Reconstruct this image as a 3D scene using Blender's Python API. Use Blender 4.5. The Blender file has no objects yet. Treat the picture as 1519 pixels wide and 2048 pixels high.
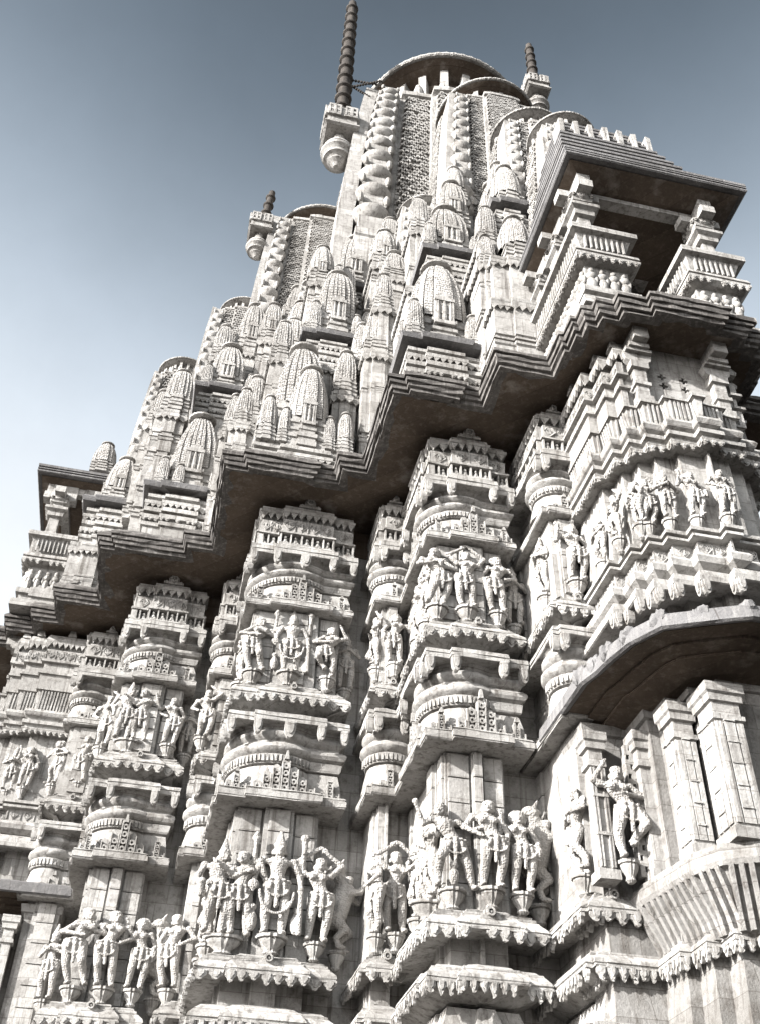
import bpy, bmesh, math, random
from mathutils import Vector, Matrix
random.seed(7)
SC = bpy.context.scene
COL = SC.collection

# ------------------------------------------------------------------ camera
yaw, pitch, roll = .19148598, .71402209, .03519536
cy_, sy_, cp_, sp_ = math.cos(yaw), math.sin(yaw), math.cos(pitch), math.sin(pitch)
fw = Vector((sy_*cp_, cy_*cp_, sp_)); rt = Vector((cy_, -sy_, 0)); up = rt.cross(fw)
r2 = rt*math.cos(roll) + up*math.sin(roll); u2 = up*math.cos(roll) - rt*math.sin(roll)
cd = bpy.data.cameras.new('camera'); cam = bpy.data.objects.new('camera', cd); COL.objects.link(cam)
cd.sensor_fit = 'HORIZONTAL'; cd.sensor_width = 36; cd.lens = 36*2065.76/1519
cd.clip_end = 3000; cd.clip_start = .05
M = Matrix.Identity(4)
for i in range(3):
    M[i][0], M[i][1], M[i][2] = r2[i], u2[i], -fw[i]
cam.matrix_world = M
SC.camera = cam

# ------------------------------------------------------------------ sky, sun, exposure
SUN_PHI, SUN_EL = math.radians(66), math.radians(23)      # phi: to the left of the facade's normal
sdir = Vector((-math.sin(SUN_PHI)*math.cos(SUN_EL), -math.cos(SUN_PHI)*math.cos(SUN_EL), math.sin(SUN_EL)))
w = bpy.data.worlds.new('World'); SC.world = w; w.use_nodes = True
nt = w.node_tree; nt.nodes.clear()
sky = nt.nodes.new('ShaderNodeTexSky'); sky.sky_type = 'NISHITA'; sky.sun_disc = False
sky.sun_elevation = SUN_EL; sky.sun_rotation = math.atan2(sdir.x, sdir.y)
sky.air_density = 1.0; sky.dust_density = 2.0; sky.ozone_density = 1.0
hsv = nt.nodes.new('ShaderNodeHueSaturation'); hsv.inputs['Saturation'].default_value = .55; hsv.inputs['Hue'].default_value = .479
bg = nt.nodes.new('ShaderNodeBackground'); bg.inputs[1].default_value = .05
wo = nt.nodes.new('ShaderNodeOutputWorld')
# the sky pales towards the horizon (dust in the air) and deepens overhead
tcw = nt.nodes.new('ShaderNodeTexCoord'); sx = nt.nodes.new('ShaderNodeSeparateXYZ')
mr = nt.nodes.new('ShaderNodeMapRange'); mr.interpolation_type = 'SMOOTHSTEP'
mr.inputs[1].default_value = .66; mr.inputs[2].default_value = .97; mr.inputs[3].default_value = 2.4; mr.inputs[4].default_value = .55
pale = nt.nodes.new('ShaderNodeMapRange'); pale.inputs[1].default_value = .60; pale.inputs[2].default_value = .90; pale.inputs[3].default_value = .17; pale.inputs[4].default_value = .6
mul = nt.nodes.new('ShaderNodeVectorMath'); mul.operation = 'SCALE'
nt.links.new(tcw.outputs['Generated'], sx.inputs[0]); nt.links.new(sx.outputs[2], mr.inputs[0]); nt.links.new(sx.outputs[2], pale.inputs[0])
nt.links.new(pale.outputs[0], hsv.inputs['Saturation'])
nt.links.new(sky.outputs[0], hsv.inputs['Color']); nt.links.new(hsv.outputs[0], mul.inputs[0]); nt.links.new(mr.outputs[0], mul.inputs['Scale']); 
hz = nt.nodes.new('ShaderNodeTexNoise'); hz.inputs['Scale'].default_value = 2.2; hz.inputs['Detail'].default_value = 7; hz.inputs['Roughness'].default_value = .62
hm = nt.nodes.new('ShaderNodeMapRange'); hm.inputs[1].default_value = .3; hm.inputs[2].default_value = .7; hm.inputs[3].default_value = .9; hm.inputs[4].default_value = 1.1
mul2 = nt.nodes.new('ShaderNodeVectorMath'); mul2.operation = 'SCALE'      # thin uneven haze
nt.links.new(tcw.outputs['Generated'], hz.inputs['Vector']); nt.links.new(hz.outputs[0], hm.inputs[0]); nt.links.new(mul.outputs[0], mul2.inputs[0]); nt.links.new(hm.outputs[0], mul2.inputs['Scale']); nt.links.new(mul2.outputs[0], bg.inputs[0]); nt.links.new(bg.outputs[0], wo.inputs[0])
sl = bpy.data.lights.new('sun', 'SUN'); sl.energy = 5; sl.angle = math.radians(.5); sl.color = (1, .975, .94)
so = bpy.data.objects.new('sun', sl); COL.objects.link(so)
so.rotation_euler = (-sdir).to_track_quat('-Z', 'Y').to_euler(); so.location = (-20, -10, 30)
SC.view_settings.view_transform = 'Standard'; SC.view_settings.look = 'None'
SC.view_settings.exposure = 1.86; SC.view_settings.gamma = 1
SC.view_settings.use_curve_mapping = False

# ------------------------------------------------------------------ materials
def mat_stone(name, light, dark, stain, amount=.5, bump=.35, carve=0, streak=0, rough=.9, white=None, sscale=(6, 6, .35), dstreak=.5, blocks=True):
    m = bpy.data.materials.new(name); m.use_nodes = True
    t = m.node_tree; t.nodes.clear(); N = t.nodes.new; L = t.links.new
    out = N('ShaderNodeOutputMaterial'); b = N('ShaderNodeBsdfPrincipled'); L(b.outputs[0], out.inputs[0])
    b.inputs['Roughness'].default_value = rough
    b.inputs['Specular IOR Level'].default_value = .15
    tc = N('ShaderNodeTexCoord'); geo = N('ShaderNodeNewGeometry')
    def noise(scale, detail=5, rough=.6, vec=None):
        n = N('ShaderNodeTexNoise'); n.inputs['Scale'].default_value = scale
        n.inputs['Detail'].default_value = detail; n.inputs['Roughness'].default_value = rough
        L(vec or geo.outputs['Position'], n.inputs['Vector']); return n
    def ramp(src, a, b_):
        r = N('ShaderNodeMapRange'); r.inputs[1].default_value = a; r.inputs[2].default_value = b_
        L(src, r.inputs[0]); return r.outputs[0]
    def mix(f, a, c):
        x = N('ShaderNodeMix'); x.data_type = 'RGBA'
        if isinstance(f, float): x.inputs[0].default_value = f
        else: L(f, x.inputs[0])
        for s, v in ((6, a), (7, c)):
            if isinstance(v, tuple): x.inputs[s].default_value = (*v, 1)
            else: L(v, x.inputs[s])
        return x.outputs[2]
    n1 = noise(.9, 6, .65); n2 = noise(7, 6, .7); n3 = noise(45, 3, .7)
    c = mix(ramp(n1.outputs[0], .35, .7), light, dark)
    mult = N('ShaderNodeMath'); mult.operation = 'MULTIPLY'; mult.inputs[1].default_value = amount
    L(ramp(n2.outputs[0], .5, .78), mult.inputs[0])
    c = mix(mult.outputs[0], c, stain)
    # vertical rain streaks
    mp = N('ShaderNodeMapping'); mp.inputs['Scale'].default_value = sscale
    L(geo.outputs['Position'], mp.inputs[0])
    ns = noise(1.3, 5, .65, mp.outputs[0])
    ms = N('ShaderNodeMath'); ms.operation = 'MULTIPLY'; ms.inputs[1].default_value = .25 + streak
    L(ramp(ns.outputs[0], .56, .72), ms.inputs[0])
    c = mix(ms.outputs[0], c, white if white else stain)
    # darker rain streaks of another width
    mp2 = N('ShaderNodeMapping'); mp2.inputs['Scale'].default_value = (13, 13, .55); mp2.inputs['Location'].default_value = (3.1, 1.7, .4)
    L(geo.outputs['Position'], mp2.inputs[0]); ns2 = noise(1.1, 4, .6, mp2.outputs[0])
    md = N('ShaderNodeMath'); md.operation = 'MULTIPLY'; md.inputs[1].default_value = dstreak
    L(ramp(ns2.outputs[0], .53, .68), md.inputs[0]); c = mix(md.outputs[0], c, stain)
    if blocks:
        sep = N('ShaderNodeSeparateXYZ'); L(geo.outputs['Position'], sep.inputs[0])
        ad = N('ShaderNodeMath'); ad.operation = 'ADD'; L(sep.outputs[0], ad.inputs[0]); L(sep.outputs[1], ad.inputs[1])
        cmb = N('ShaderNodeCombineXYZ'); L(ad.outputs[0], cmb.inputs[0]); L(sep.outputs[2], cmb.inputs[1])
        br = N('ShaderNodeTexBrick'); br.inputs['Scale'].default_value = 1.0; br.inputs['Brick Width'].default_value = .52; br.inputs['Row Height'].default_value = .27
        br.inputs['Mortar Size'].default_value = .004; br.inputs['Bias'].default_value = 0
        br.inputs['Color1'].default_value = (.72, .71, .70, 1); br.inputs['Color2'].default_value = (1.08, 1.08, 1.08, 1); br.inputs['Mortar'].default_value = (.45, .42, .4, 1)
        L(cmb.outputs[0], br.inputs['Vector'])
        vb = N('ShaderNodeMix'); vb.data_type = 'RGBA'; vb.blend_type = 'MULTIPLY'; vb.inputs[0].default_value = .8; vb.clamp_result = False
        L(c, vb.inputs[6]); L(br.outputs['Color'], vb.inputs[7]); c = vb.outputs[2]
    # grain
    g = N('ShaderNodeMath'); g.operation = 'MULTIPLY_ADD'; g.inputs[1].default_value = .5; g.inputs[2].default_value = .75
    L(n3.outputs[0], g.inputs[0])
    v = N('ShaderNodeMix'); v.data_type = 'RGBA'; v.blend_type = 'MULTIPLY'; v.inputs[0].default_value = 1
    L(c, v.inputs[6]); L(g.outputs[0], v.inputs[7])
    L(v.outputs[2], b.inputs['Base Color'])
    # relief
    add = N('ShaderNodeMath'); add.operation = 'MULTIPLY_ADD'; add.inputs[1].default_value = .35
    L(n3.outputs[0], add.inputs[0]); L(n2.outputs[0], add.inputs[2])
    h = add.outputs[0]
    if carve:
        vo = N('ShaderNodeTexVoronoi'); vo.feature = 'SMOOTH_F1'; vo.inputs['Scale'].default_value = carve
        vo.inputs['Randomness'].default_value = .55
        L(geo.outputs['Position'], vo.inputs['Vector'])
        a2 = N('ShaderNodeMath'); a2.operation = 'MULTIPLY_ADD'; a2.inputs[1].default_value = 2.2
        L(vo.outputs['Distance'], a2.inputs[0]); L(h, a2.inputs[2]); h = a2.outputs[0]
    bm = N('ShaderNodeBump'); bm.inputs['Strength'].default_value = bump; bm.inputs['Distance'].default_value = .03
    L(h, bm.inputs['Height']); L(bm.outputs[0], b.inputs['Normal'])
    return m
LT, DK, ST = (.328, .322, .312), (.205, .198, .188), (.05, .042, .035)
STONE = mat_stone('pale_stone', LT, DK, ST, .85, bump=.55, dstreak=.62)
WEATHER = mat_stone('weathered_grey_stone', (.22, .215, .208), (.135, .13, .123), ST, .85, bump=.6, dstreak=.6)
CARVED = mat_stone('carved_stone', LT, DK, ST, .5, bump=.7, carve=17)
FINECARVE = mat_stone('finely_carved_stone', (.35, .34, .327), (.25, .24, .228), ST, .5, bump=.55, carve=30, blocks=False, dstreak=.4)
FIG = mat_stone('statue_stone', (.32, .31, .297), (.22, .21, .198), ST, .55, bump=.5, carve=42, blocks=False)
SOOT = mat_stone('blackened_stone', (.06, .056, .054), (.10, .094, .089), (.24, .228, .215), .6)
SOFFIT = mat_stone('stain_and_shade_brown_stone', (.092, .072, .056), (.055, .043, .034), (.15, .125, .105), .35, streak=.4, white=(.24, .22, .20), sscale=(1.6, 1.6, .3))  # brown stain under the eaves; on the wide crowns it paints in shade
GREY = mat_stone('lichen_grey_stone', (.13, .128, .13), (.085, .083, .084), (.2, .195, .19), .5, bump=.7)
POLE = mat_stone('dark_weathered_metal', (.03, .027, .025), (.045, .04, .036), (.08, .07, .06), .4)
PAVE = mat_stone('paving', (.04, .036, .032), (.03, .027, .024), (.022, .02, .018), .5)

# ------------------------------------------------------------------ mesh kit
SMALL = {'pillar_relief', 'frieze_figures', 'saw_tooth_band', 'lotus_relief', 'bead_band', 'flute', 'roof_rib', 'neck_post', 'disc_neck', 'parapet_figures', 'scallop_fringe', 'wall_joints', 'pierced_strip', 'fillet'}
class MB:
    def __init__(s, xf=None):
        s.v = []; s.f = []; s.xf = xf
    def add(s, vs, fs):
        o = len(s.v); s.v += [tuple(p) for p in vs]; s.f += [tuple(i+o for i in f) for f in fs]; return s
    def box(s, x0, x1, y0, y1, z0, z1, j=0):
        vs = [(x, y, z) for z in (z0, z1) for x, y in ((x0, y0), (x1, y0), (x1, y1), (x0, y1))]
        if j: vs = [(x+random.uniform(-j, j), y+random.uniform(-j, j), z+random.uniform(-j, j)) for x, y, z in vs]
        return s.add(vs, [(3, 2, 1, 0), (4, 5, 6, 7), (0, 1, 5, 4), (1, 2, 6, 5), (2, 3, 7, 6), (3, 0, 4, 7)])
    def obox(s, o, n, a0, a1, d0, d1, z0, z1):
        """box on a wall: o point (x,y) on wall, n outward normal, a along (to the right of the normal), d out"""
        t = (-n[1], n[0])
        vs = []
        for z in (z0, z1):
            for a, d in ((a0, d1), (a1, d1), (a1, d0), (a0, d0)):
                vs.append((o[0]+t[0]*a+n[0]*d, o[1]+t[1]*a+n[1]*d, z))
        return s.add(vs, [(3, 2, 1, 0), (4, 5, 6, 7), (0, 1, 5, 4), (1, 2, 6, 5), (2, 3, 7, 6), (3, 0, 4, 7)])
    def plate(s, o, n, pts, d0, d1):
        """flat outline pts (a,z) on the wall, counter-clockwise seen from outside, thick from d0 to d1"""
        t = (-n[1], n[0]); k = len(pts); vs = []
        for d in (d0, d1):
            for a, z in pts: vs.append((o[0]+t[0]*a+n[0]*d, o[1]+t[1]*a+n[1]*d, z))
        fs = [tuple(range(k-1, -1, -1)), tuple(range(k, 2*k))] + [(i, (i+1) % k, k+(i+1) % k, k+i) for i in range(k)]
        return s.add(vs, fs)
    def sweep(s, poly, prof, cap=True, dens=0):
        if dens:
            poly = densify(poly, dens); cap = cap and len(poly) < 90
        n = len(poly); rings = []
        for z, off in prof:
            rings.append([(x, y, z) for x, y in offset(poly, off)])
        vs = [p for r in rings for p in r]; fs = []
        for k in range(len(rings)-1):
            for i in range(n):
                j = (i+1) % n; fs.append((k*n+i, k*n+j, (k+1)*n+j, (k+1)*n+i))
        if cap:
            fs.append(tuple(range(n-1, -1, -1))); b = (len(rings)-1)*n; fs.append(tuple(range(b, b+n)))
        return s.add(vs, fs)
    def lathe(s, cx, cy, prof, seg=32, a0=0, a1=2*math.pi, rib=0, ribn=0, cap=True):
        full = abs(a1-a0-2*math.pi) < 1e-6; m = seg if full else seg+1; vs = []
        for z, r in prof:
            for i in range(m):
                a = a0+(a1-a0)*i/seg; rr = r*(1+rib*abs(math.cos(a*ribn/2))) if rib else r
                vs.append((cx+rr*math.cos(a), cy+rr*math.sin(a), z))
        fs = []
        for k in range(len(prof)-1):
            for i in range(seg):
                j = (i+1) % m; fs.append((k*m+i, k*m+j, (k+1)*m+j, (k+1)*m+i))
        if cap:
            fs.append(tuple(range(m-1, -1, -1))); b = (len(prof)-1)*m; fs.append(tuple(range(b, b+m)))
        return s.add(vs, fs)
    def tube(s, pts, rad, seg=8):
        rings = []
        for i, p in enumerate(pts):
            p = Vector(p); d = (Vector(pts[min(i+1, len(pts)-1)])-Vector(pts[max(i-1, 0)])).normalized()
            a = d.orthogonal().normalized(); b = d.cross(a); r = rad[i] if isinstance(rad, (list, tuple)) else rad
            rings.append([tuple(p+a*r*math.cos(2*math.pi*k/seg)+b*r*math.sin(2*math.pi*k/seg)) for k in range(seg)])
        vs = [q for r in rings for q in r]; fs = []
        for k in range(len(rings)-1):
            for i in range(seg):
                j = (i+1) % seg; fs.append((k*seg+i, k*seg+j, (k+1)*seg+j, (k+1)*seg+i))
        fs.append(tuple(range(seg-1, -1, -1))); b = (len(rings)-1)*seg; fs.append(tuple(range(b, b+seg)))
        return s.add(vs, fs)
    def ball(s, c, r, seg=10, rings=6):
        if not isinstance(r, (tuple, list)): r = (r, r, r)
        vs = [(c[0], c[1], c[2]-r[2])]
        for k in range(1, rings):
            t = -math.pi/2+math.pi*k/rings
            for i in range(seg):
                a = 2*math.pi*i/seg; vs.append((c[0]+r[0]*math.cos(t)*math.cos(a), c[1]+r[1]*math.cos(t)*math.sin(a), c[2]+r[2]*math.sin(t)))
        vs.append((c[0], c[1], c[2]+r[2])); L = len(vs)-1; fs = []
        for i in range(seg):
            j = (i+1) % seg; fs.append((0, 1+j, 1+i)); fs.append((L, L-seg+i, L-seg+j))
            for k in range(rings-2): fs.append((1+k*seg+i, 1+k*seg+j, 1+(k+1)*seg+j, 1+(k+1)*seg+i))
        return s.add(vs, fs)
    def build(s, name, mat, parent=None, smooth=False, xf=None, jit=0):
        xf = xf or s.xf
        v, f = s.v, s.f
        if jit:
            v = [(x+random.gauss(0, jit), y+random.gauss(0, jit), z+random.gauss(0, jit)) for x, y, z in v]
        if xf:
            v = [xf(p) for p in v]; f = [tuple(reversed(q)) for q in f]
        me = bpy.data.meshes.new(name); me.from_pydata(v, [], f); me.update()
        if smooth:
            me.polygons.foreach_set('use_smooth', [True]*len(me.polygons))
            try: me.set_sharp_from_angle(angle=math.radians(38))
            except Exception: pass
        me.materials.append(mat)
        o = link(name, me, parent)
        if name in SMALL: o['kind'] = 'stuff'
        return o
def link(name, me, parent=None):
    o = bpy.data.objects.new(name, me); COL.objects.link(o)
    if parent: o.parent = parent; o.matrix_parent_inverse = Matrix.Identity(4)
    return o
def offset(poly, off):
    n = len(poly); out = []
    for i in range(n):
        p0, p1, p2 = poly[i-1], poly[i], poly[(i+1) % n]
        def nrm(a, b):
            dx, dy = b[0]-a[0], b[1]-a[1]; l = math.hypot(dx, dy); return dy/l, -dx/l
        n1, n2 = nrm(p0, p1), nrm(p1, p2); d = 1+n1[0]*n2[0]+n1[1]*n2[1]
        out.append((p1[0]+off*(n1[0]+n2[0])/d, p1[1]+off*(n1[1]+n2[1])/d))
    return out
def densify(poly, step):
    out = []; n = len(poly)
    for i in range(n):
        a, b = poly[i], poly[(i+1) % n]; l = math.hypot(b[0]-a[0], b[1]-a[1]); out.append(a)
        if l > step*1.5 and l < 6:
            k = int(l/step)
            for j in range(1, k): out.append((a[0]+(b[0]-a[0])*j/k, a[1]+(b[1]-a[1])*j/k))
    return out
def edges(poly, off=0, minlen=.03):
    """wall edges one can see (facing the camera side or the left): start, normal, length; 'a' runs start->end"""
    q = offset(poly, off); n = len(q); out = []
    for i in range(n):
        a, b = q[i], q[(i+1) % n]; dx, dy = b[0]-a[0], b[1]-a[1]; l = math.hypot(dx, dy)
        if l < minlen: continue
        nn = (dy/l, -dx/l)
        if nn[1] < -.3 or nn[0] < -.3: out.append((a, nn, l))
    return out
def rect(x0, x1, y0, y1): return [(x0, y1), (x0, y0), (x1, y0), (x1, y1)]

# ------------------------------------------------------------------ setting
g = MB(); g.add([(-400, -400, -1.6), (400, -400, -1.6), (400, 400, -1.6), (-400, 400, -1.6)], [(0, 1, 2, 3)])
ground = g.build('ground', PAVE); ground['kind'] = 'structure'

temple = bpy.data.objects.new('temple', None); COL.objects.link(temple)
temple.location = (0, 0, 0)
temple['label'] = 'tall pale carved stone temple with stepped piers, dark eaves and clustered curved spires'
temple['category'] = 'temple'

# ------------------------------------------------------------------ ornament
def scallops(mb, poly, off, z, h=.12, pitch=.13, th=.035):
    for a, n, l in edges(poly, off, .07):
        k = max(1, round(l/pitch)); p = l/k
        for i in range(k):
            if random.random() < .05: continue
            c = (i+.5)*p+random.uniform(-.006, .006); hw = p*random.uniform(.40, .47); hh = h*random.uniform(.75, 1.1)
            pts = [(c-hw, z+.004), (c-hw, z-hh*.45), (c-hw*.62, z-hh*.62), (c-hw*.35, z-hh*.9), (c, z-hh),
                   (c+hw*.35, z-hh*.9), (c+hw*.62, z-hh*.62), (c+hw, z-hh*.45), (c+hw, z+.004)]
            mb.plate(a, n, pts, -th, 0)
            mb.plate(a, n, [(c-hw*.5, z-.006), (c-hw*.4, z-hh*.5), (c, z-hh*.72), (c+hw*.4, z-hh*.5), (c+hw*.5, z-.006)], 0, th*.45)
def scallop_mesh():
    pts = [(-.5, .04), (-.5, -.45), (-.31, -.62), (-.18, -.9), (0, -1), (.18, -.9), (.31, -.62), (.5, -.45), (.5, .04)]
    mb = MB(); mb.plate((0, 0), (0, -1), pts, -1, 0); mb.plate((0, 0), (0, -1), [(x*.55, -.02+y*.72) for x, y in pts], 0, .45)
    o = mb.build('tmp_scallop', STONE); me = o.data; bpy.data.objects.remove(o); return me
SCM = scallop_mesh()
def scallop_row(P, poly, off, z, h=.12, pitch=.14, th=.035):
    for a, n, l in edges(poly, off, .07):
        k = max(1, round(l/pitch)); p = l/k; t = (-n[1], n[0])
        for i in range(k):
            if random.random() < .045: continue
            o = link('scallop', SCM, P); c = (i+.5)*p+random.uniform(-.008, .008)
            o.location = (a[0]+t[0]*c, a[1]+t[1]*c, z); o.scale = (p*.92, th, h*random.uniform(.72, 1.1))
            o.rotation_euler.z = math.atan2(t[1], t[0])+random.uniform(-.03, .03)
def triangles(mb, poly, off, z1, h, pitch, th=.035):
    for a, n, l in edges(poly, off, .06):
        k = max(1, round(l/pitch)); p = l/k
        for i in range(k):
            c = (i+.5)*p
            mb.plate(a, n, [(c-p*.47, z1), (c, z1-h), (c+p*.47, z1)], -th, 0)
def pendant(parent, a, n, c, z, wd, h, th, xf):
    mb = MB(xf); hw = wd/2
    pts = [(c-hw, z), (c-hw, z-h*.45), (c-hw*.85, z-h*.72), (c-hw*.45, z-h*.93), (c, z-h), (c+hw*.45, z-h*.93), (c+hw*.85, z-h*.72), (c+hw, z-h*.45), (c+hw, z)]
    mb.plate(a, n, pts, -th, .006)
    mb.plate(a, n, [(c+(x-c)*.62, z+(y-z)*.78) for x, y in pts], .006, .022)
    return mb.build('pendant', STONE, parent)
def pendants(parent, poly, off, z, h=.2, wd=.13, th=.07, xf=None):
    for a, n, l in edges(poly, off, .1):
        ww = min(wd*.85, l*.8); cs = [ww*.5+.005]
        if l > .4: cs.append(l-ww*.5-.005)
        elif n[1] < -.5 and a[0] > sum(p[0] for p in poly)/len(poly): cs = [l-ww*.5-.005]
        if l > .85 and n[1] < -.5: cs.append(l/2)
        for k, c in enumerate(cs):
            pendant(parent, a, n, c, z, ww*(1.35 if k == 2 else 1), h*(1.1 if k == 2 else 1), th, xf)
def gavaksha(parent, a, n, c, z, s, d, xf=None, mat=None):
    """little horseshoe medallion with shoulders"""
    mb = MB(xf)
    out = [(c-1.3*s, z), (c-1.3*s, z+.25*s), (c-.95*s, z+.5*s), (c-.75*s, z+.35*s)]
    for i in range(9):
        t = math.pi*(1.12-1.24*i/8); out.append((c+.7*s*math.cos(t), z+.72*s+.62*s*math.sin(t)))
    out += [(c+.75*s, z+.35*s), (c+.95*s, z+.5*s), (c+1.3*s, z+.25*s), (c+1.3*s, z)]
    out = out[::-1]
    out = [(x, y) for x, y in out]
    out = out[::-1]
    mb.plate(a, n, out[::-1], -d*1.2, d*.5)
    t = (-n[1], n[0])
    # ring and boss
    for i in range(14):
        t0, t1 = 2*math.pi*i/14, 2*math.pi*(i+1)/14
        q = []
        for tt, r in ((t0, .3), (t0, .5), (t1, .5), (t1, .3)):
            q.append((c+r*s*math.cos(tt), z+.72*s+r*s*math.sin(tt)))
        mb.plate(a, n, q, d*.5, d*1.3)
    mb.plate(a, n, [(c-.12*s, z+.6*s), (c+.12*s, z+.6*s), (c+.12*s, z+.84*s), (c-.12*s, z+.84*s)], d*.5, d*1.1)
    mb.plate(a, n, [(c-.3*s, z+1.28*s), (c+.3*s, z+1.28*s), (c+.24*s, z+1.62*s), (c-.24*s, z+1.62*s)], -d, d*.8)
    return mb.build('medallion', mat or STONE, parent)
def lattice(mb, a, n, c, wd, z0, z1, d0, th=.03, cell=.075):
    """pierced upright panel: backing and a grid of bars in front"""
    mb.obox(a, n, c-wd/2, c+wd/2, d0-.02, d0, z0, z1)
    nx = max(1, round(wd/cell)); nz = max(1, round((z1-z0)/cell)); bw = cell*.40
    for i in range(nx+1):
        x = c-wd/2+wd*i/nx; mb.obox(a, n, max(x-bw/2, c-wd/2-.004), min(x+bw/2, c+wd/2+.004), d0, d0+th, z0, z1)
    for k in range(nz+1):
        z = z0+(z1-z0)*k/nz; mb.obox(a, n, c-wd/2, c+wd/2, d0, d0+th*.85, z-bw/2, z+bw/2)
    for i in range(nx):
        for k in range(nz):
            if random.random() < .6: continue
            x = c-wd/2+wd*(i+.5)/nx; z = z0+(z1-z0)*(k+.5)/nz; r = cell*.2
            mb.plate(a, n, [(x-r, z), (x, z-r), (x+r, z), (x, z+r)], d0, d0+th*.7)
def ring(mb, a, n, x, z, r0, r1, d0, d1, seg=10):
    for i in range(seg):
        t0, t1 = 2*math.pi*i/seg, 2*math.pi*(i+1)/seg
        mb.plate(a, n, [(x+r*math.cos(t), z+r*math.sin(t)) for t, r in ((t0, r0), (t0, r1), (t1, r1), (t1, r0))], d0, d1)
def pediment(parent, a, n, c, wd, z0, h, d, xf=None):
    """stepped pierced gable: upright round-headed panels of ring tracery"""
    k = max(3, int(wd/.13)//2*2+1); p = wd/k; mb = MB(xf)
    for i in range(k):
        t = 1-abs(i-(k-1)/2)/((k-1)/2+.6); hh = h*(.20+.80*t)*random.uniform(.93, 1.07); x = c-wd/2+(i+.5)*p; w2 = p*.46
        dd = d-.012*abs(i-(k-1)/2)
        out = [(x-w2, z0), (x+w2, z0), (x+w2, z0+hh-w2*.7), (x+w2*.7, z0+hh-w2*.2), (x, z0+hh+w2*.25), (x-w2*.7, z0+hh-w2*.2), (x-w2, z0+hh-w2*.7)]
        mb.plate(a, n, out, dd-.05, dd-.012)
        for sx in (-1, 1): mb.obox(a, n, x+sx*w2*.86-.008, x+sx*w2*.86+.008, dd-.012, dd+.03, z0, z0+hh-w2*.8)
        nr = max(1, int((hh-.01)/(2*w2*.95)))
        for q in range(nr):
            zz = z0+w2*.95+q*2*w2*.95
            if zz+w2*.6 > z0+hh+.02: break
            ring(mb, a, n, x, zz, w2*.34, w2*.80, dd-.012, dd+.026, 8)
            if random.random() < .5: mb.plate(a, n, [(x-w2*.14, zz), (x, zz-w2*.14), (x+w2*.14, zz), (x, zz+w2*.14)], dd-.012, dd+.012)
    mb.plate(a, n, [(c-.03, z0+h*.95), (c+.03, z0+h*.95), (c+.012, z0+h*1.2), (c-.012, z0+h*1.2)], d-.02, d+.03)
    return mb.build('pierced_gable', STONE, parent, jit=.0012)
def lotus_band(mb, poly, off, z0, z1, pitch=.22):
    h = z1-z0
    for a, n, l in edges(poly, off, .1):
        k = max(1, round(l/pitch)); p = l/k
        for i in range(k):
            c = (i+.5)*p; zc = z0+h*.5
            for s in (1, .62):
                r = h*.40*s; b = h*.055
                for u in (-1, 1):
                    mb.plate(a, n, sorted_ccw([(c, zc-r), (c+u*r*.9, zc), (c+u*(r*.9-b), zc+b*.6), (c, zc-r+b*1.3)]), 0, .014)
                    mb.plate(a, n, sorted_ccw([(c+u*r*.9, zc), (c+u*r*.45, zc+r*.85), (c+u*(r*.45-b), zc+r*.75), (c+u*(r*.9-b), zc)]), 0, .014)
            mb.plate(a, n, [(c-h*.06, zc-h*.2), (c+h*.06, zc-h*.2), (c+h*.05, zc+h*.2), (c-h*.05, zc+h*.2)], 0, .016)
            mb.plate(a, n, [(c+p*.5-.012, z0+.02), (c+p*.5, z0+.02), (c+p*.5, z1-.02), (c+p*.5-.012, z1-.02)], 0, .012)
def sorted_ccw(p):
    cx = sum(q[0] for q in p)/len(p); cz = sum(q[1] for q in p)/len(p)
    return sorted(p, key=lambda q: math.atan2(q[1]-cz, q[0]-cx))
def colonnade(mb, poly, off, z0, z1, pitch=.16):
    """row of tiny seated figures and posts in the frieze"""
    h = z1-z0
    for a, n, l in edges(poly, off, .1):
        k = max(1, round(l/pitch)); p = l/k; t = (-n[1], n[0])
        for i in range(k+1):
            c = min(max(i*p, .012), l-.012); mb.obox(a, n, c-.012, c+.012, -.09, 0, z0, z1)
        for i in range(k):
            c = (i+.5)*p+random.uniform(-.008, .008)
            P = lambda aa, d, z: (a[0]+t[0]*aa+n[0]*d, a[1]+t[1]*aa+n[1]*d, z)
            mb.ball(P(c, -.05, z0+h*.30), (.04, .04, h*.30), 7, 5)
            mb.ball(P(c, -.045, z0+h*.70), (.027, .027, h*.17), 7, 5)
            mb.ball(P(c-.03, -.035, z0+h*.16), (.03, .03, h*.13), 6, 4); mb.ball(P(c+.03, -.035, z0+h*.16), (.03, .03, h*.13), 6, 4)

wb = MB().box(-.5, .5, -.5, .5, -.5, .5).build('tmp_block', STONE); WBM = wb.data; bpy.data.objects.remove(wb)
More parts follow.
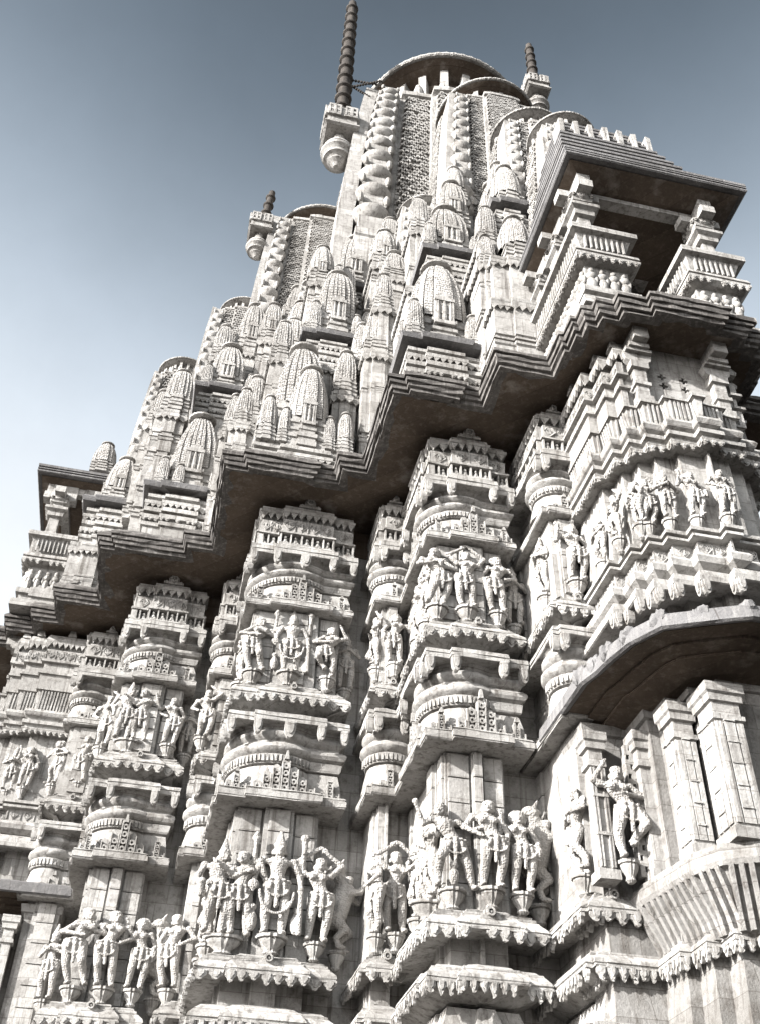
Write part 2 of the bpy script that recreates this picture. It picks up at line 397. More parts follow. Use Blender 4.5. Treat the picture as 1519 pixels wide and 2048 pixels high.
# ------------------------------------------------------------------ piers of the wall
def cross_plan(x0, x1, xm0, xm1, y0, yb, s=.08, ym=None):
    if ym is None: ym = (y0+.33, y0+1.15)
    pts = [(x0, yb), (x0, ym[1]), (x0-.04, ym[1]), (x0-.04, ym[0]), (x0, ym[0]), (x0, y0+s), (xm0, y0+s), (xm0, y0), (xm1, y0), (xm1, y0+s), (x1, y0+s), (x1, yb)]
    return pts
def awning_ledge(z):     # sloping ledge whose lower edge is z
    return [(z+.01, -.34), (z-.005, -.05), (z-.01, 0), (z+.012, 0), (z+.018, -.012), (z+.03, -.012), (z+.036, -.002), (z+.07, -.012), (z+.135, -.075), (z+.15, -.075), (z+.155, -.10), (z+.185, -.10), (z+.19, -.14), (z+.215, -.13), (z+.235, -.17), (z+.25, -.26)]
def pier(plan, drum, xf=None, label=None, small=False, base=True, lowwall=-.30, upwall=-.20, gable=True, back=None, top=True):
    """one stepped pier: wall shaft (the part) with its courses as sub-parts"""
    sh = MB(xf)
    sh.sweep(plan, [(3.0, -.34), (3.86, -.34), (3.86, lowwall), (5.73, lowwall), (5.73, -.38), (7.0, -.38), (7.4, upwall-.02), (7.4, upwall), (8.70, upwall), (8.70, -.34), (10.9, -.36)])
    # wall joints: shallow raised panels
    P = sh.build('pier', STONE, temple)
    if label: P['label'] = label
    def part(name, mb, mat=STONE, smooth=False, jit=.0035): return mb.build(name, mat, P, smooth, xf, jit if not smooth else .0015)
    for zz0, zz1, off in ((3.88, 5.68, lowwall), (7.46, 8.63, upwall)):
        for a, n, l in edges(plan, off, .1):
            k = 6; hh = (zz1-zz0)/k; w_ = min(l*.8, .26); t = (-n[1], n[0])
            for i in range(k):
                o = link('wall_block', WBM, P); o.location = xf((a[0]+t[0]*l/2, a[1]+t[1]*l/2, zz0+(i+.5)*hh)) if xf else (a[0]+t[0]*l/2, a[1]+t[1]*l/2, zz0+(i+.5)*hh)
                o.scale = (w_, .07+random.uniform(-.008, .008), hh-random.uniform(.012, .02)); o.rotation_euler.z = math.atan2(t[1], t[0])
    if base:
        part('base_moulding', MB().sweep(plan, [(-1.6, .55), (.2, .55), (.25, .45), (.8, .42), (.85, .30), (1.3, .30), (1.55, .12), (1.6, .2), (1.9, .22), (1.95, .05), (2.3, .02), (2.35, .12), (2.6, .1), (2.7, -.2), (2.95, -.28)]))
        m = MB().sweep(plan, [(3.0, -.3)] + [(z, o) for z, o in awning_ledge(3.11)[1:11]] + [(3.30, -.14), (3.36, -.3)]); part('awning_ledge', m)
        m = MB(); scallops(m, plan, -.006, 3.115, .13, .10); part('scallop_fringe', m)
    part('awning_ledge', MB().sweep(plan, awning_ledge(3.62), dens=.15))
    if small:
        m = MB(); scallops(m, plan, -.006, 3.622, .115, .135); part('scallop_fringe', m)
    else: scallop_row(P, plan, -.006, 3.622, .115)
    part('flat_ledge', MB().sweep(plan, [(5.735, -.34), (5.70, -.31), (5.695, -.03), (5.70, -.012), (5.715, -.012), (5.718, 0), (5.79, 0), (5.795, -.014), (5.81, -.014), (5.815, -.004), (5.835, -.02), (5.86, -.12), (5.87, -.3)], dens=.15))
    part('pendant_shelf', MB().sweep(plan, [(6.86, -.36), (6.785, -.30), (6.775, -.01), (6.78, 0), (6.825, 0), (6.829, -.012), (6.838, -.012), (6.842, 0), (6.895, -.004), (6.905, -.02), (6.93, -.12), (6.96, -.34)], dens=.15))
    pendants(P, plan, -.004, 6.782, .21, xf=xf)
    part('awning_ledge', MB().sweep(plan, [(6.96, -.34), (7.06, -.30)] + awning_ledge(7.17)[1:-2] + [(7.44, -.19)], dens=.15))
    if small:
        m = MB(); scallops(m, plan, -.006, 7.172, .115, .135); part('scallop_fringe', m)
    else: scallop_row(P, plan, -.006, 7.172, .115)
    part('flat_ledge', MB().sweep(plan, [(8.71, -.25), (8.66, -.21), (8.652, -.06), (8.66, -.04), (8.675, -.04), (8.68, -.03), (8.74, -.03), (8.745, -.044), (8.757, -.044), (8.76, -.035), (8.79, -.06), (8.81, -.15), (8.82, -.34)], dens=.15))
    part('pendant_shelf', MB().sweep(plan, [(9.66, -.36), (9.59, -.30), (9.575, -.01), (9.58, 0), (9.635, 0), (9.64, -.012), (9.652, -.012), (9.657, 0), (9.73, -.004), (9.745, -.02), (9.77, -.10), (9.79, -.34)], dens=.15))
    pendants(P, plan, -.004, 9.585, .2, xf=xf)
    # frieze
    m = MB().sweep(plan, [(9.775, -.06), (9.81, -.06), (9.812, -.17), (10.0, -.17), (10.0, -.05), (10.035, -.05), (10.04, -.09), (10.295, -.10), (10.30, -.16), (10.425, -.16), (10.43, -.07), (10.47, -.06), (10.475, -.085), (10.56, -.10), (10.58, -.14), (10.60, -.34)])
    part('frieze', m)
    m = MB(); colonnade(m, plan, -.07, 9.80, 10.0); part('frieze_figures', m, smooth=True)
    m = MB(); lotus_band(m, plan, -.093, 10.045, 10.29); part('lotus_relief', m)
    m = MB(); triangles(m, plan, -.075, 10.43, .115, .12); part('saw_tooth_band', m)
    fr = [e for e in edges(plan, -.10) if e[1][1] < -.5]; fr = max(fr, key=lambda e: e[2])
    gavaksha(P, fr[0], fr[1], fr[2]/2, 10.575, .13 if not small else .08, .05, xf)
    for z, zz in ((3.73, .09), (7.27, .085)):
        e2 = max([e for e in edges(plan, -.07) if e[1][1] < -.5], key=lambda e: e[2]); gavaksha(P, e2[0], e2[1], e2[2]/2, z, zz, .05, xf)
    # round capitals
    cx, cyy, R, fx = drum     # fx: where the flat shoulder part starts
    for z0, hh in ((5.84, .95), (8.79, .80)):
        k = hh/.95
        prof = [(0, .045), (.03, .04), (.20, .015), (.36, -.02), (.365, -.05), (.385, -.05), (.39, .0), (.42, .012), (.51, .03), (.515, .0), (.53, -.005), (.56, .05), (.60, .075), (.64, .07), (.68, .03), (.69, -.01), (.72, -.01), (.74, .02), (.78, .05), (.82, .05), (.85, .02), (.88, -.01), (.92, .02), (.96, .06)]
        m = MB().lathe(cx, cyy, [(z0+z*k, R+r) for z, r in prof], 48)
        part('round_capital', m, STONE, True)
        if fx is not None:
            fy = min(p[1] for p in plan)+.24; xr = max(p[0] for p in plan)-.09
            yb = max(p[1] for p in plan)-.2
            m = MB().sweep(rect(fx, xr, fy, yb), [(z0+z*k, r) for z, r in prof]); part('capital_shoulder', m)
        # carved band of the drum
        m = MB()
        nb = int(R*60)
        for i in range(nb):
            a = math.pi*(.95+1.0*i/nb); a2 = a+math.pi*.55/nb
            rr = R+.035
            vs = []
            for z in (z0+.41*k, z0+.50*k):
                for q, aa in ((rr, a), (rr, a2), (rr-.05, a2), (rr-.05, a)): vs.append((cx+q*math.cos(aa), cyy+q*math.sin(aa), z))
            m.add(vs, [(3, 2, 1, 0), (4, 5, 6, 7), (0, 1, 5, 4), (1, 2, 6, 5), (2, 3, 7, 6), (3, 0, 4, 7)])
        part('bead_band', m)
        if gable:
            for e in edges(plan, -.05):
                if e[2] > .5: pediment(P, e[0], e[1], e[2]/2, e[2]*.92, z0-.02, .47*k, -.02, xf)
                elif e[2] > .2 and e[1][1] < -.5: pediment(P, e[0], e[1], e[2]/2, e[2]*.8, z0-.02, .25*k, -.02, xf)
        elif small:
            for e in edges(plan, -.05):
                if e[2] > .25: pediment(P, e[0], e[1], e[2]/2, e[2]*.7, z0-.02, .26*k, -.045, xf)
    return P
plan3 = cross_plan(2.56, 3.85, 2.86, 3.58, 10.0, 13.4, ym=(10.34, 11.25))
plan2 = cross_plan(.43, 2.06, .77, 1.74, 12.08, 15.6, ym=(12.45, 13.6))
plan1 = cross_plan(-1.37, -.02, -1.09, -.32, 14.6, 18.6, ym=(14.95, 15.9))
B3 = pier(plan3, (3.13, 10.68, .50, 3.35), label='nearest full pier, just left of the pillared balcony')
B2 = pier(plan2, (1.18, 12.86, .66, 1.5), label='widest pier with four-armed deities, middle of three')
B1 = pier(plan1, (-.75, 15.28, .52, -.6), label='farthest of the three full piers, at left')
def narrow(x0, x1, y0, yb, lab=None, xf=None, base=True):
    pl = [(x0, yb), (x0, y0+.05), (x0+.07, y0+.05), (x0+.07, y0), (x1, y0), (x1, yb)]
    return pier(pl, (x0+.36, y0+.45, .30, x0+.3), xf, lab, small=True, gable=False, base=base, lowwall=-.22, upwall=-.16)
N23 = narrow(2.21, 2.75, 11.63, 14.5, 'slim pier in the recess between the two nearer full piers')
N12 = narrow(.08, .7, 14.17, 17, 'slim pier in the recess between the two farther full piers')
N34 = narrow(3.87, 4.5, 9.23, 12, 'slim pier beside the stepped balcony bay')
MAP = lambda p: (p[1]-11.35, p[0]+12.5, p[2])
def mapxy(p): return (p[1]-11.35, p[0]+12.5)
N01 = narrow(-2.2, -1.3, 16.38, 19, 'slim pier at the far left edge')
# solid core behind the piers
m = MB()
m.sweep([(-1.9, 30), (-1.9, 17.2), (-.9, 17.2), (-.9, 15.3), (.45, 15.3), (.45, 14.6), (.9, 14.6), (.9, 12.75), (2.4, 12.75), (2.4, 12.1), (3.0, 12.1), (3.0, 10.7), (4.2, 10.7), (4.2, 10.0), (4.6, 10.0), (4.6, 9.4), (7.0, 9.4), (7.0, 30)], [(-1.6, 0), (11.2, 0)])
m.build('wall_core', STONE, temple)

# ------------------------------------------------------------------ great eave
half = [(3.93, 8.67), (3.93, 8.2), (3.99, 8.2), (3.99, 7.92), (4.06, 7.92), (4.06, 7.72), (4.21, 7.72), (4.21, 7.57), (4.44, 7.57), (4.44, 7.41), (4.83, 7.41), (4.83, 7.30)]
E = [(-4.3, 30), (-4.3, 17.4), (-3.75, 17.4), (-3.75, 16.9), (-3.26, 16.9), (-3.26, 16.45), (-2.82, 16.45), (-2.82, 15.7), (-2.06, 15.7), (-2.06, 14.02), (-1.84, 14.02), (-1.84, 13.92), (-.66, 13.92),
     (-.66, 13.62), (-.23, 13.62), (-.23, 11.56), (.1, 11.56), (.1, 11.46), (1.3, 11.46), (1.3, 11.52), (1.49, 11.52), (1.49, 11.18), (1.88, 11.18), (1.88, 9.46), (2.1, 9.46), (2.1, 9.37), (3.0, 9.37), (3.0, 9.43), (3.17, 9.43), (3.17, 8.67)]
E += half + [(10.8-x, y) for x, y in reversed(half)] + [(7.9, 8.67), (7.9, 30)]
eave = MB().sweep(E, [(10.74, -.40), (10.70, -.16), (10.67, -.14), (10.67, -.10), (10.73, -.10), (10.735, -.06), (10.80, -.055), (10.81, -.03), (10.86, -.02), (10.865, -.045), (10.885, -.045), (10.89, 0), (10.945, 0), (10.955, -.015), (11.06, -.10), (11.16, -.35), (11.20, -.4)], dens=.16)
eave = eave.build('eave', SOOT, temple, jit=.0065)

E2 = [p for p in E if p not in ((-1.84, 14.02), (-1.84, 13.92), (.1, 11.56), (.1, 11.46), (1.3, 11.46), (1.3, 11.52), (2.1, 9.46), (2.1, 9.37), (3.0, 9.37), (3.0, 9.43))]
E2 = [(x, 13.97) if p == 1 else (x, y) for p, (x, y) in ((0, q) for q in E2)]
fix = {(-.66, 13.92): (-.66, 14.02), (1.49, 11.52): (1.49, 11.56), (3.17, 9.43): (3.17, 9.46)}
E2 = [fix.get(p, p) for p in E2]
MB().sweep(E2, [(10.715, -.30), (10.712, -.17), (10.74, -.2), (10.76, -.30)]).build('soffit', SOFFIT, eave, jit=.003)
MB().sweep(E2, [(10.98, -.32), (11.13, -.30), (11.19, -.36)]).build('roof_slab', STONE, eave)
# blackish stone is only the weathered fascia; brown stained wall under the eave
W0 = [(-1.9, 30), (-1.9, 17.0), (-.95, 17.0), (-.95, 15.15), (.7, 15.15), (.7, 12.75), (2.4, 12.75), (2.4, 12.1), (2.95, 12.1), (2.95, 10.55), (4.15, 10.55), (4.15, 9.7), (4.75, 9.7), (4.75, 9.0), (6.05, 9.0), (6.05, 30)]
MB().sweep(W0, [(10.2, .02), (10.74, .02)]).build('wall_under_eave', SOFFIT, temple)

# ------------------------------------------------------------------ spires
def side_profile(kind):
    if kind == 'kuta':
        half = [(-.84, .84), (-.66, .84), (-.655, .77), (-.60, .77), (-.595, .92), (-.36, .92), (-.355, .85), (-.30, .85), (-.295, 1.0), (-.15, 1.0), (-.145, .95), (-.09, .95), (-.085, 1.0)]
    else:
        half = [(-.70, .78), (-.66, .80), (-.655, .70), (-.62, .70), (-.615, .86), (-.36, .88), (-.355, .78), (-.32, .78), (-.315, .98), (-.2, 1.0)]
    return half + [(-u, d) for u, d in reversed(half)]
def ratha_poly(kind):
    sp = side_profile(kind); pts = []
    # sides: front (-y), right (+x), back (+y), left (-x); CCW
    for k in range(4):
        c, s = [(1, 0), (0, 1), (-1, 0), (0, -1)][k]
        for u, d in sp:
            x, y = u, -d
            pts.append((x*c-y*s, x*s+y*c))
    out = []
    for p in pts:
        if not out or math.hypot(p[0]-out[-1][0], p[1]-out[-1][1]) > 1e-4: out.append(p)
    if math.hypot(out[0][0]-out[-1][0], out[0][1]-out[-1][1]) < 1e-4: out.pop()
    return out
def curved_body(mb, cx, cy, hw, z0, z1, curve, layers, kind='kuta', groove=.965, share=.72):
    pl = ratha_poly(kind); n = len(pl); rings = []
    H = z1-z0
    for i in range(layers):
        t0, t1, t2 = i/layers, (i+share)/layers, (i+1)/layers
        a = curve(t0)*hw; b = curve(t1)*hw; c2 = curve((t1+t2)/2)*hw*groove
        for t, s in ((t0, a), (t1, b), (t1+.02/layers, c2), (t2-.02/layers, c2)):
            rings.append((z0+H*t, s))
    rings.append((z1, curve(1)*hw))
    vs = [(cx+x*s, cy+y*s, z) for z, s in rings for x, y in pl]; fs = []
    for k in range(len(rings)-1):
        for i in range(n):
            j = (i+1) % n; fs.append((k*n+i, k*n+j, (k+1)*n+j, (k+1)*n+i))
    b = (len(rings)-1)*n; fs.append(tuple(range(b, b+n)))
    mb.add(vs, fs)
# unit miniature spire: half-width 1 at the foot, 1 high
def unit_kuta(lay=20, e=3.2, taper=.5, kind='kuta'):
    d = {}
    cv = lambda t: (1-.06*t-taper*t**e)
    mb = MB(); curved_body(mb, 0, 0, .95 if kind == 'kuta' else 1.05, .30, .90, cv, lay, kind, groove=.972, share=.84)
    mb.v = [(x+random.gauss(0, .003), y+random.gauss(0, .003), z+random.gauss(0, .0008)) for x, y, z in mb.v]; d['body'] = mb
    mb = MB().sweep([(-.84, .84), (-.84, -.84), (-.38, -.84), (-.38, -1), (.38, -1), (.38, -.84), (.84, -.84), (.84, .84)],
                    [(-.02, .10), (.03, .10), (.035, .04), (.06, .04), (.065, .12), (.10, .12), (.12, .0), (.14, .0), (.145, .06), (.17, .06), (.18, -.02), (.22, -.02), (.225, .05), (.25, .05), (.26, -.03), (.31, -.03)])
    d['foot'] = mb
    mb = MB()
    mb.lathe(0, 0, [(.89, .40), (.90, .33), (.912, .33), (.915, .46), (.925, .56), (.94, .57), (.955, .48), (.96, .26), (.972, .24), (.98, .30), (.99, .27), (1.0, .10), (1.03, .03)], 40, rib=.05, ribn=24)
    d['cap'] = mb
    for key, n, o in (('niche', (0, -1), (0, -1.0)), ('niche2', (-1, 0), (-1.0, 0))):
        mb = MB(); d[key] = mb
        mb.obox(o, n, -.32, .32, -.12, .02, .22, .46)
        for s in (-1, 1): mb.obox(o, n, s*.29-.04, s*.29+.04, .02, .08, .22, .42); mb.obox(o, n, s*.13-.02, s*.13+.02, .02, .05, .24, .41)
        mb.obox(o, n, -.35, .35, .02, .11, .41, .44); mb.obox(o, n, -.35, .35, .02, .11, .20, .23)
        t = (-n[1], n[0])
        P = lambda a, d, z: (o[0]+t[0]*a+n[0]*d, o[1]+t[1]*a+n[1]*d, z)
        for dx, sc in ((0, .9), (-.21, .6), (.21, .6)):
            mb.ball(P(dx, .06, .33), (.09*sc, .07*sc, .08), 7, 5); mb.ball(P(dx, .06, .41), (.05*sc, .05*sc, .03), 7, 5); mb.ball(P(dx, .05, .265), (.11*sc, .09*sc, .04), 7, 5)
        mb.plate(o, n, [(-.3, .44), (.3, .44), (.27, .46), (.17, .47), (.13, .49), (-.13, .49), (-.17, .47), (-.27, .46)], -.1, .04)
    return {k: (v.build('tmp_'+k, {'body': FINECARVE, 'foot': STONE, 'cap': STONE, 'niche': STONE, 'niche2': STONE}[k], None, smooth=(k == 'cap')).data) for k, v in d.items()}
KUS = [unit_kuta(), unit_kuta(26, 2.6, .55), unit_kuta(16, 4, .42), unit_kuta(24, 3, .5, 'big')]
for o in [o for o in COL.objects if o.name.startswith('tmp_')]: bpy.data.objects.remove(o)
KN = {'body': 'spire_body', 'foot': 'spire_foot', 'cap': 'ribbed_cap', 'niche': 'niche', 'niche2': 'niche'}
def kuta(cx, cy, hw, z0, z1, niche=True, xf=None, parent=None, label=None):
    """miniature spire: body is the part, foot, cap and niche its pieces"""
    p = (cx, cy, z0)
    if xf: p = xf(p)
    KU = random.choice(KUS)
    o = link('miniature_spire', KU['body'], temple); o.location = p; o.scale = (hw*random.uniform(.95, 1.05), hw*random.uniform(.95, 1.05), z1-z0)
    o.rotation_euler = (random.uniform(-.012, .012), random.uniform(-.012, .012), random.uniform(-.03, .03))
    for k in ('foot', 'cap') + (('niche', 'niche2') if niche else ()):
        link(KN[k], KU[k], o)
    if label: o['label'] = label
    return o
def plinth(x0, x1, y0, yb, z0, z1, name='spire_plinth', steps=True, slab=True, xf=None):
    """moulded block that carries a miniature spire, dark slab on top"""
    wd = x1-x0; s = .06
    pl = [(x0, yb), (x0, y0+s), (x0+wd*.26, y0+s), (x0+wd*.26, y0), (x1-wd*.22, y0), (x1-wd*.22, y0+s), (x1, y0+s), (x1, yb)] if steps else rect(x0, x1, y0, yb)
    h = z1-z0; top = min(.9, h); zb = z1-top
    k = top/.9
    m = MB()
    pr = [(z0, -.02)]
    if zb > z0+.05: pr += [(zb-.01, -.02)]
    pr += [(zb+.0*k, .02), (zb+.08*k, .02), (zb+.085*k, -.03), (zb+.16*k, -.03), (zb+.165*k, .03), (zb+.25*k, .03), (zb+.26*k, -.05), (zb+.33*k, -.05), (zb+.335*k, .02), (zb+.43*k, .02), (zb+.44*k, -.04), (zb+.50*k, -.04), (zb+.505*k, .035), (zb+.58*k, .035), (zb+.59*k, -.06), (zb+.68*k, -.06), (zb+.69*k, 0.), (zb+.76*k, .0), (zb+.78*k, -.08), (zb+.90*k, -.1)]
    P = m.sweep(pl, pr).build(name, STONE, temple, jit=.002)
    t = MB(); triangles(t, pl, .03, zb+.505*k, .05*k+.02, .11, .03)
    scallops(t, pl, .025, zb+.165*k, .06*k, .09, .03); t.build('saw_tooth_band', STONE, P)
    if slab:
        MB().sweep(pl, [(z1-.03, -.12), (z1-.035, .10), (z1+.06, .13), (z1+.10, .10), (z1+.12, -.05)]).build('slab', GREY, P, jit=.004)
    return P
def block(x0, x1, y0, yb, z0, z1, mat=None, name='tower_wall'):
    """tower wall in courses: mouldings of several kinds one above the other, moulded cap"""
    prof = [(z0, 0)]; z = z0+.1
    while z < z1-.55:
        h = random.uniform(.55, 1.3); a = random.choice((.012, .02, .03))
        prof += [(z, 0), (z+.02, a), (z+.07, a), (z+.075, a*.4), (z+.11, a*.4), (z+.115, a*1.2), (z+.15, a*1.2), (z+.17, 0)]
        if random.random() < .4: prof += [(z+.2, -.03), (z+.27, -.03), (z+.275, 0)]
        z += h
    prof += [(z1-.22, 0), (z1-.215, .05), (z1-.12, .05), (z1-.115, .01), (z1-.06, .03), (z1, .03)]
    w_ = x1-x0
    pl = [(x0, yb), (x0, y0+.05), (x0+w_*.28, y0+.05), (x0+w_*.28, y0), (x1-w_*.28, y0), (x1-w_*.28, y0+.05), (x1, y0+.05), (x1, yb)]
    P = MB().sweep(pl, prof, dens=.3).build(name, mat or STONE, temple, jit=.004)
    m = MB(); triangles(m, pl, .048, z1-.215, .07, .12, .03); m.build('saw_tooth_band', STONE, P)
    return P

# bay 3
plinth(2.30, 3.46, 10.06, 12, 11.05, 12.55); kuta(2.92, 10.72, .47, 12.66, 15.45)
kuta(2.42, 10.25, .16, 12.66, 13.75, False); kuta(3.42, 10.30, .16, 12.66, 13.7, False); kuta(2.40, 10.8, .18, 12.66, 13.9, False)
block(2.55, 3.75, 11.3, 15, 11.1, 15.6)
plinth(2.92, 4.05, 11.25, 13.5, 15.3, 16.78); kuta(3.45, 11.85, .46, 16.9, 19.1)
kuta(3.0, 11.45, .15, 16.9, 17.9, False); kuta(3.95, 11.5, .15, 16.9, 17.8, False)
block(3.25, 4.15, 12.1, 15, 16.5, 18.6); kuta(3.66, 12.1, .34, 18.62, 20.7)
# bay 2
plinth(.25, 1.86, 12.15, 14.5, 11.05, 12.0, slab=False)
kuta(1.09, 12.55, .33, 12.02, 14.3); kuta(.98, 13.15, .50, 12.6, 15.5, False)
for x, y, h, t in ((.42, 12.4, .17, 13.2), (.70, 12.36, .12, 12.95), (1.47, 12.36, .12, 12.9), (1.74, 12.4, .16, 13.1), (.4, 12.9, .17, 13.3)): kuta(x, y, h, 12.02, t, False)
block(.55, 1.95, 13.4, 17, 11.2, 15.4)
plinth(1.0, 2.07, 13.5, 16, 15.0, 16.4); kuta(1.6, 14.05, .45, 16.5, 19.25)
kuta(1.12, 13.7, .16, 16.5, 17.7, False); kuta(2.03, 13.72, .14, 16.5, 17.5, False)
block(1.25, 2.5, 14.9, 19, 16.2, 19.2)
plinth(1.65, 2.5, 15.0, 18, 18.8, 20.15); kuta(2.1, 15.5, .44, 20.25, 22.9); kuta(1.72, 15.2, .14, 20.25, 21.2, False); kuta(2.5, 15.2, .12, 20.25, 21.1, False)
# recess towers between bays 2 and 3
block(2.02, 2.55, 12.4, 15, 11.1, 14.9); kuta(2.27, 12.7, .26, 14.95, 16.3, False)
block(2.42, 3.05, 13.15, 16, 14, 18.35); kuta(2.72, 13.5, .31, 18.4, 19.65, False)
# recess between bays 3 and 4
block(3.50, 4.65, 9.42, 12, 11.05, 13.15); block(3.62, 4.65, 9.65, 12, 13.1, 14.6); kuta(4.15, 9.95, .30, 14.65, 16.2, False)
kuta(4.5, 9.8, .13, 14.65, 15.4, False)
plinth(4.0, 4.6, 10.25, 12, 15.6, 17.2); kuta(4.36, 10.6, .30, 17.3, 19.1, False)
# bay 1
plinth(-1.47, -.28, 14.7, 17, 11.05, 12.72); kuta(-.78, 15.3, .46, 12.82, 15.35)
for x, y, h, t in ((-1.32, 14.92, .14, 13.7), (-.33, 14.95, .13, 13.6), (-1.0, 14.85, .12, 13.5)): kuta(x, y, h, 12.82, t, False)
block(-1.75, -1.15, 15.3, 18, 11.1, 15.35); kuta(-1.4, 15.6, .31, 15.4, 16.85, False)
block(-1.1, .1, 15.7, 18, 11.2, 15.3)
plinth(-1.03, .12, 15.8, 18, 14.9, 16.75); kuta(-.5, 16.35, .43, 16.85, 18.85); kuta(-.92, 16.0, .14, 16.85, 17.7, False); kuta(.04, 16.0, .13, 16.85, 17.6, False)
block(-.6, .5, 16.7, 20, 16.5, 19.2); kuta(-.1, 17.1, .37, 19.25, 21.5)
# recess between bays 1 and 2
block(-.22, .25, 14.0, 17, 11.1, 14.05); kuta(.0, 14.2, .18, 14.1, 15.2, False)
block(.45, 1.15, 14.7, 18, 13.5, 17.2); kuta(.8, 15.05, .31, 17.25, 18.6, False)
# far left
block(-2.75, -2.0, 15.9, 19, 11.1, 12.1); plinth(-2.7, -1.75, 16.1, 19, 11.6, 13.3); kuta(-2.2, 16.5, .34, 13.4, 14.9)
kuta(-2.75, 17.0, .25, 14.7, 15.7, False)

for x, y, h, z0_, z1_ in ((2.62, 14.15, .3, 19.7, 21.4), (2.35, 12.62, .2, 16.3, 17.6), (2.05, 13.1, .2, 15.0, 16.5), (1.25, 14.55, .28, 19.2, 20.9), (2.3, 14.0, .22, 16.6, 18.1),
        (.2, 15.2, .24, 15.2, 16.7), (.95, 15.9, .3, 18.6, 20.4), (.35, 16.5, .28, 19.2, 20.9), (3.15, 12.95, .24, 19.6, 21.2), (4.42, 11.2, .24, 18.6, 20.3), (3.9, 12.6, .26, 20.6, 22.2), (-.75, 16.9, .24, 18.8, 20.2),
        (3.05, 11.55, .2, 15.6, 16.7), (3.62, 10.0, .17, 14.62, 15.6), (3.75, 10.3, .2, 15.6, 17.0), (1.75, 12.9, .22, 13.9, 15.3), (.55, 13.6, .22, 15.4, 16.7), (1.9, 14.8, .22, 19.25, 20.6), (-.2, 14.5, .18, 14.1, 15.3), (-1.75, 16.0, .22, 15.4, 16.6),
        (-2.0, 17.4, .25, 14.2, 15.7), (2.9, 15.0, .3, 21.5, 23.3), (.9, 16.9, .3, 20.5, 22.3), (4.7, 12.4, .3, 19.5, 21.5), (4.3, 13.0, .3, 21.2, 23.2)):
    kuta(x, y, h, z0_, z1_, h > .27); block(x-h*.98, x+h*.98, y-h*.98, y+h+.6, z0_-2.6, z0_+.02)
